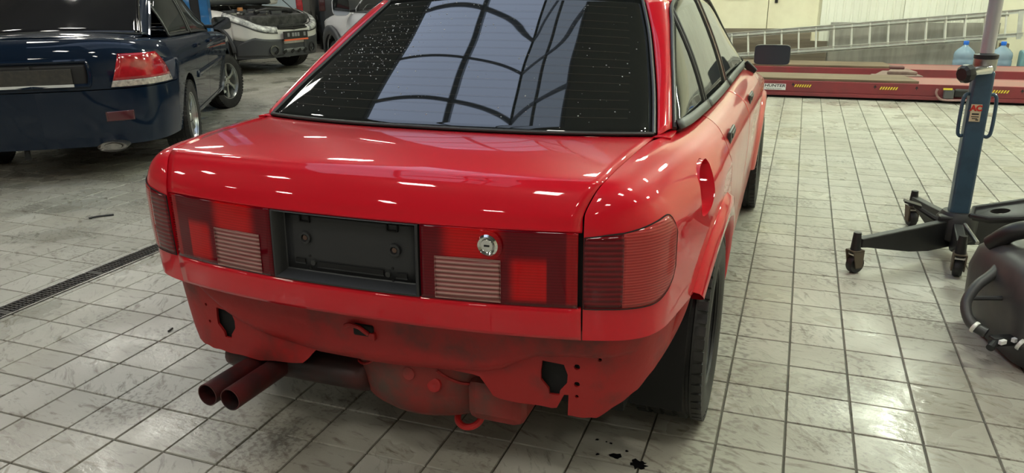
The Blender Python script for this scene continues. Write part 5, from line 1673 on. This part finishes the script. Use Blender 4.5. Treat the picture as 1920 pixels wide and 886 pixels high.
# body: rounded box with a sloped front face, ribs and a step
secs = []
for z, x0, x1, y0, y1 in ((.0, -.13, .24, -.22, .20), (.02, -.17, .28, -.25, .23), (.14, -.195, .30, -.26, .24), (.26, -.20, .30, -.24, .235), (.345, -.185, .29, -.20, .21), (.385, -.15, .26, -.16, .17), (.395, -.10, .22, -.12, .13)):
    row = []
    for k in range(33):
        a = 2 * PI * k / 32
        ca, sa = math.cos(a), math.sin(a)
        e = .26
        row.append(Vector(((x0 + x1) / 2 + (x1 - x0) / 2 * math.copysign(abs(ca) ** e, ca), (y0 + y1) / 2 + (y1 - y0) / 2 * math.copysign(abs(sa) ** e, sa), z)))
    secs.append(row)
tb_ = MB().grid(secs)
tb_.f.append(tuple(range(len(tb_.v) - 33, len(tb_.v) - 1)))
tb_.build('tank_body', M['plast'], tank, sharp=55)
for k in range(4):
    MB().box((-.02 + k * .028, -.165, .375), (.016, .075, .014), RX(.75)).build('rib', M['black'], tank, smooth=False, bevel=.004)
MB().box((.05, -.19, .345), (.26, .02, .02), RX(.6)).build('seam_step', M['black'], tank, smooth=False, bevel=.004)
MB().box((.05, -.255, .19), (.42, .016, .03)).build('seam_flange', M['plast'], tank, smooth=False, bevel=.004)
tube_obj('thick_hose', crom([(-.16, .12, .37), (-.12, .06, .44), (-.03, .03, .465), (.08, .02, .455), (.2, -.02, .43), (.34, -.06, .42)], 5), .034, M['black'], tank, 12)
hr = MB()
for k in range(7):
    t = k / 6
    p = Vector((lerp(.0, .16, t), lerp(.028, -.005, t), lerp(.464, .44, t)))
    hr.lathe([(.034, -.004), (.041, 0), (.034, .004)], 16, TR(*p) @ Vector((.95, -.2, -.15)).to_track_quat('Z', 'Y').to_matrix().to_4x4())
hr.build('hose_bellows', M['black'], tank)
lh = crom([(-.13, .05, .36), (-.19, .0, .30), (-.265, -.04, .255), (-.31, -.08, .20), (-.305, -.13, .145), (-.265, -.17, .125)], 5)
tube_obj('looped_hose', lh, .019, M['plast'], tank, 12)
tube_obj('loop_strut', [(-.29, -.06, .215), (-.19, -.10, .235), (-.06, -.18, .27)], .009, M['black'], tank)
vb = empty('valve', (-.225, -.20, .112), .5, tank)
MB().box((0, 0, 0), (.085, .035, .035), RZ(-.3)).build('valve_body', M['black'], vb, smooth=False, bevel=.006)
MB().tube([(-.07, -.01, -.012), (-.035, 0, 0)], .014, 10).build('valve_spigot', M['black'], vb)
for x, y in ((-.03, -.024), (.028, -.030)):
    MB().box((x, y, .010), (.028, .014, .016)).build('valve_clip', M['white_sticker'], vb, smooth=False, bevel=.002)
for p in ((-.30, -.155, .14), (-.178, -.235, .115)):
    MB().lathe([(.021, -.007), (.023, -.005), (.023, .005), (.021, .007)], 14, TR(*p) @ Vector((.5, -.6, -.3)).to_track_quat('Z', 'Y').to_matrix().to_4x4()).build('hose_clamp', M['rung'], tank)
tube_obj('outlet_hose', crom([(-.18, -.23, .115), (-.10, -.29, .10), (.0, -.33, .085), (.08, -.35, .06)], 4), .016, M['plast'], tank, 10)
ball = MB().lathe([(0, -.055), (.03, -.046), (.05, -.022), (.055, 0), (.05, .022), (.03, .046), (0, .055)], 20, TR(.03, -.30, .056))
ball.build('float_ball', mat('ball_grey', (.23, .22, .19), .5), tank)
tube_obj('metal_pipe', [(.06, -.33, .10), (.14, -.40, .045), (.24, -.47, .012)], .010, M['steel'], tank)
tube_obj('cable', crom([(-.12, -.22, .30), (-.14, -.27, .20), (-.06, -.29, .12), (.08, -.28, .10), (.22, -.29, .12)], 4), .006, M['black'], tank)

sub = empty('suspension_subframe', (1.36, 1.02, 0))
tag(sub, 'dark pressed steel suspension arm with a round hole propped above the floor at the right', 'car part')
outer = [(-.26, -.03), (-.235, .055), (-.10, .075), (.05, .10), (.30, .12), (.42, .12), (.42, -.12), (.20, -.10), (.06, -.075), (-.06, -.105), (-.20, -.085)]
ar = MB().prism(outer, -.012, .012).build('arm_plate', M['cast'], sub, smooth=False, bevel=.006, loc=(0, 0, .40))
ar.rotation_euler = (.10, -.20, .0)
bpy.context.view_layer.update()
cut(ar, [MB().prism([(-.145 + math.cos(2 * PI * k / 24) * .038, -.005 + math.sin(2 * PI * k / 24) * .030) for k in range(24)], -.05, .05)])
rims = [(x, y, .012) for x, y in outer] + [(outer[0][0], outer[0][1], .012)]
rm = tube_obj('arm_flange', rims, .012, M['cast'], sub, 8); rm.location = (0, 0, .40); rm.rotation_euler = (.10, -.20, 0)
MB().prism([(-.12, -.11), (.10, -.08), (.24, -.11), (.24, .10), (-.02, .02)], -.055, -.012).build('arm_gusset', M['cast'], sub, smooth=False, bevel=.006, loc=(0, 0, .40))
MB().box((.20, -.02, .19), (.10, .10, .36)).build('support_leg', M['cast'], sub, smooth=False, bevel=.01)
MB().box((.20, -.02, .012), (.22, .22, .024)).build('support_foot', M['cast'], sub, smooth=False)
MB().box((.20, -.02, .36), (.14, .16, .02)).build('support_cap', M['cast'], sub, smooth=False)

# ---------------------------------------------------------------- small things on the floor
M['oil'] = mat('oil', (.006, .006, .007), .12, coat=.5)
op = empty('oil_spot', (-.02, -.795, 0)); tag(op, 'small black oil spot on the tile joint behind the rear right wheel', 'spill')
def blot(cx, cy, r, seed, n=22):
    q = random.Random(seed)
    return [(cx + math.cos(2 * PI * k / n) * r * q.uniform(.6, 1.25), cy + math.sin(2 * PI * k / n) * r * q.uniform(.5, 1.1)) for k in range(n)]
MB().prism(blot(.015, .01, .026, 2), .0006, .0016).build('oil_pool', M['oil'], op, smooth=False)
for k, (x, y, r) in enumerate(((-.055, .03, .018), (-.11, .02, .006), (-.03, .065, .006), (-.085, .09, .005), (-.13, .095, .006), (-.10, .093, .003))):
    MB().prism(blot(x, y, r, k + 10, 12), .0006, .0014).build('oil_drop', M['oil'], op, smooth=False)
def strip(name, pts, r, m, label, cat):
    o = tube_obj(name, pts, r, m, None, 6); tag(o, label, cat); return o
strip('rubber_strip', crom([(-3.72, .60, .006), (-3.705, .635, .007), (-3.685, .665, .006), (-3.635, .71, .006)], 4), .006, M['black'], 'thin black rubber strip lying on the tiles left of the drain', 'strip')
strip('dropped_pin', [(-2.027, -.52, .004), (-2.033, -.49, .004)], .004, M['black'], 'tiny dark pin lying in the bright reflection left of the red car', 'pin')
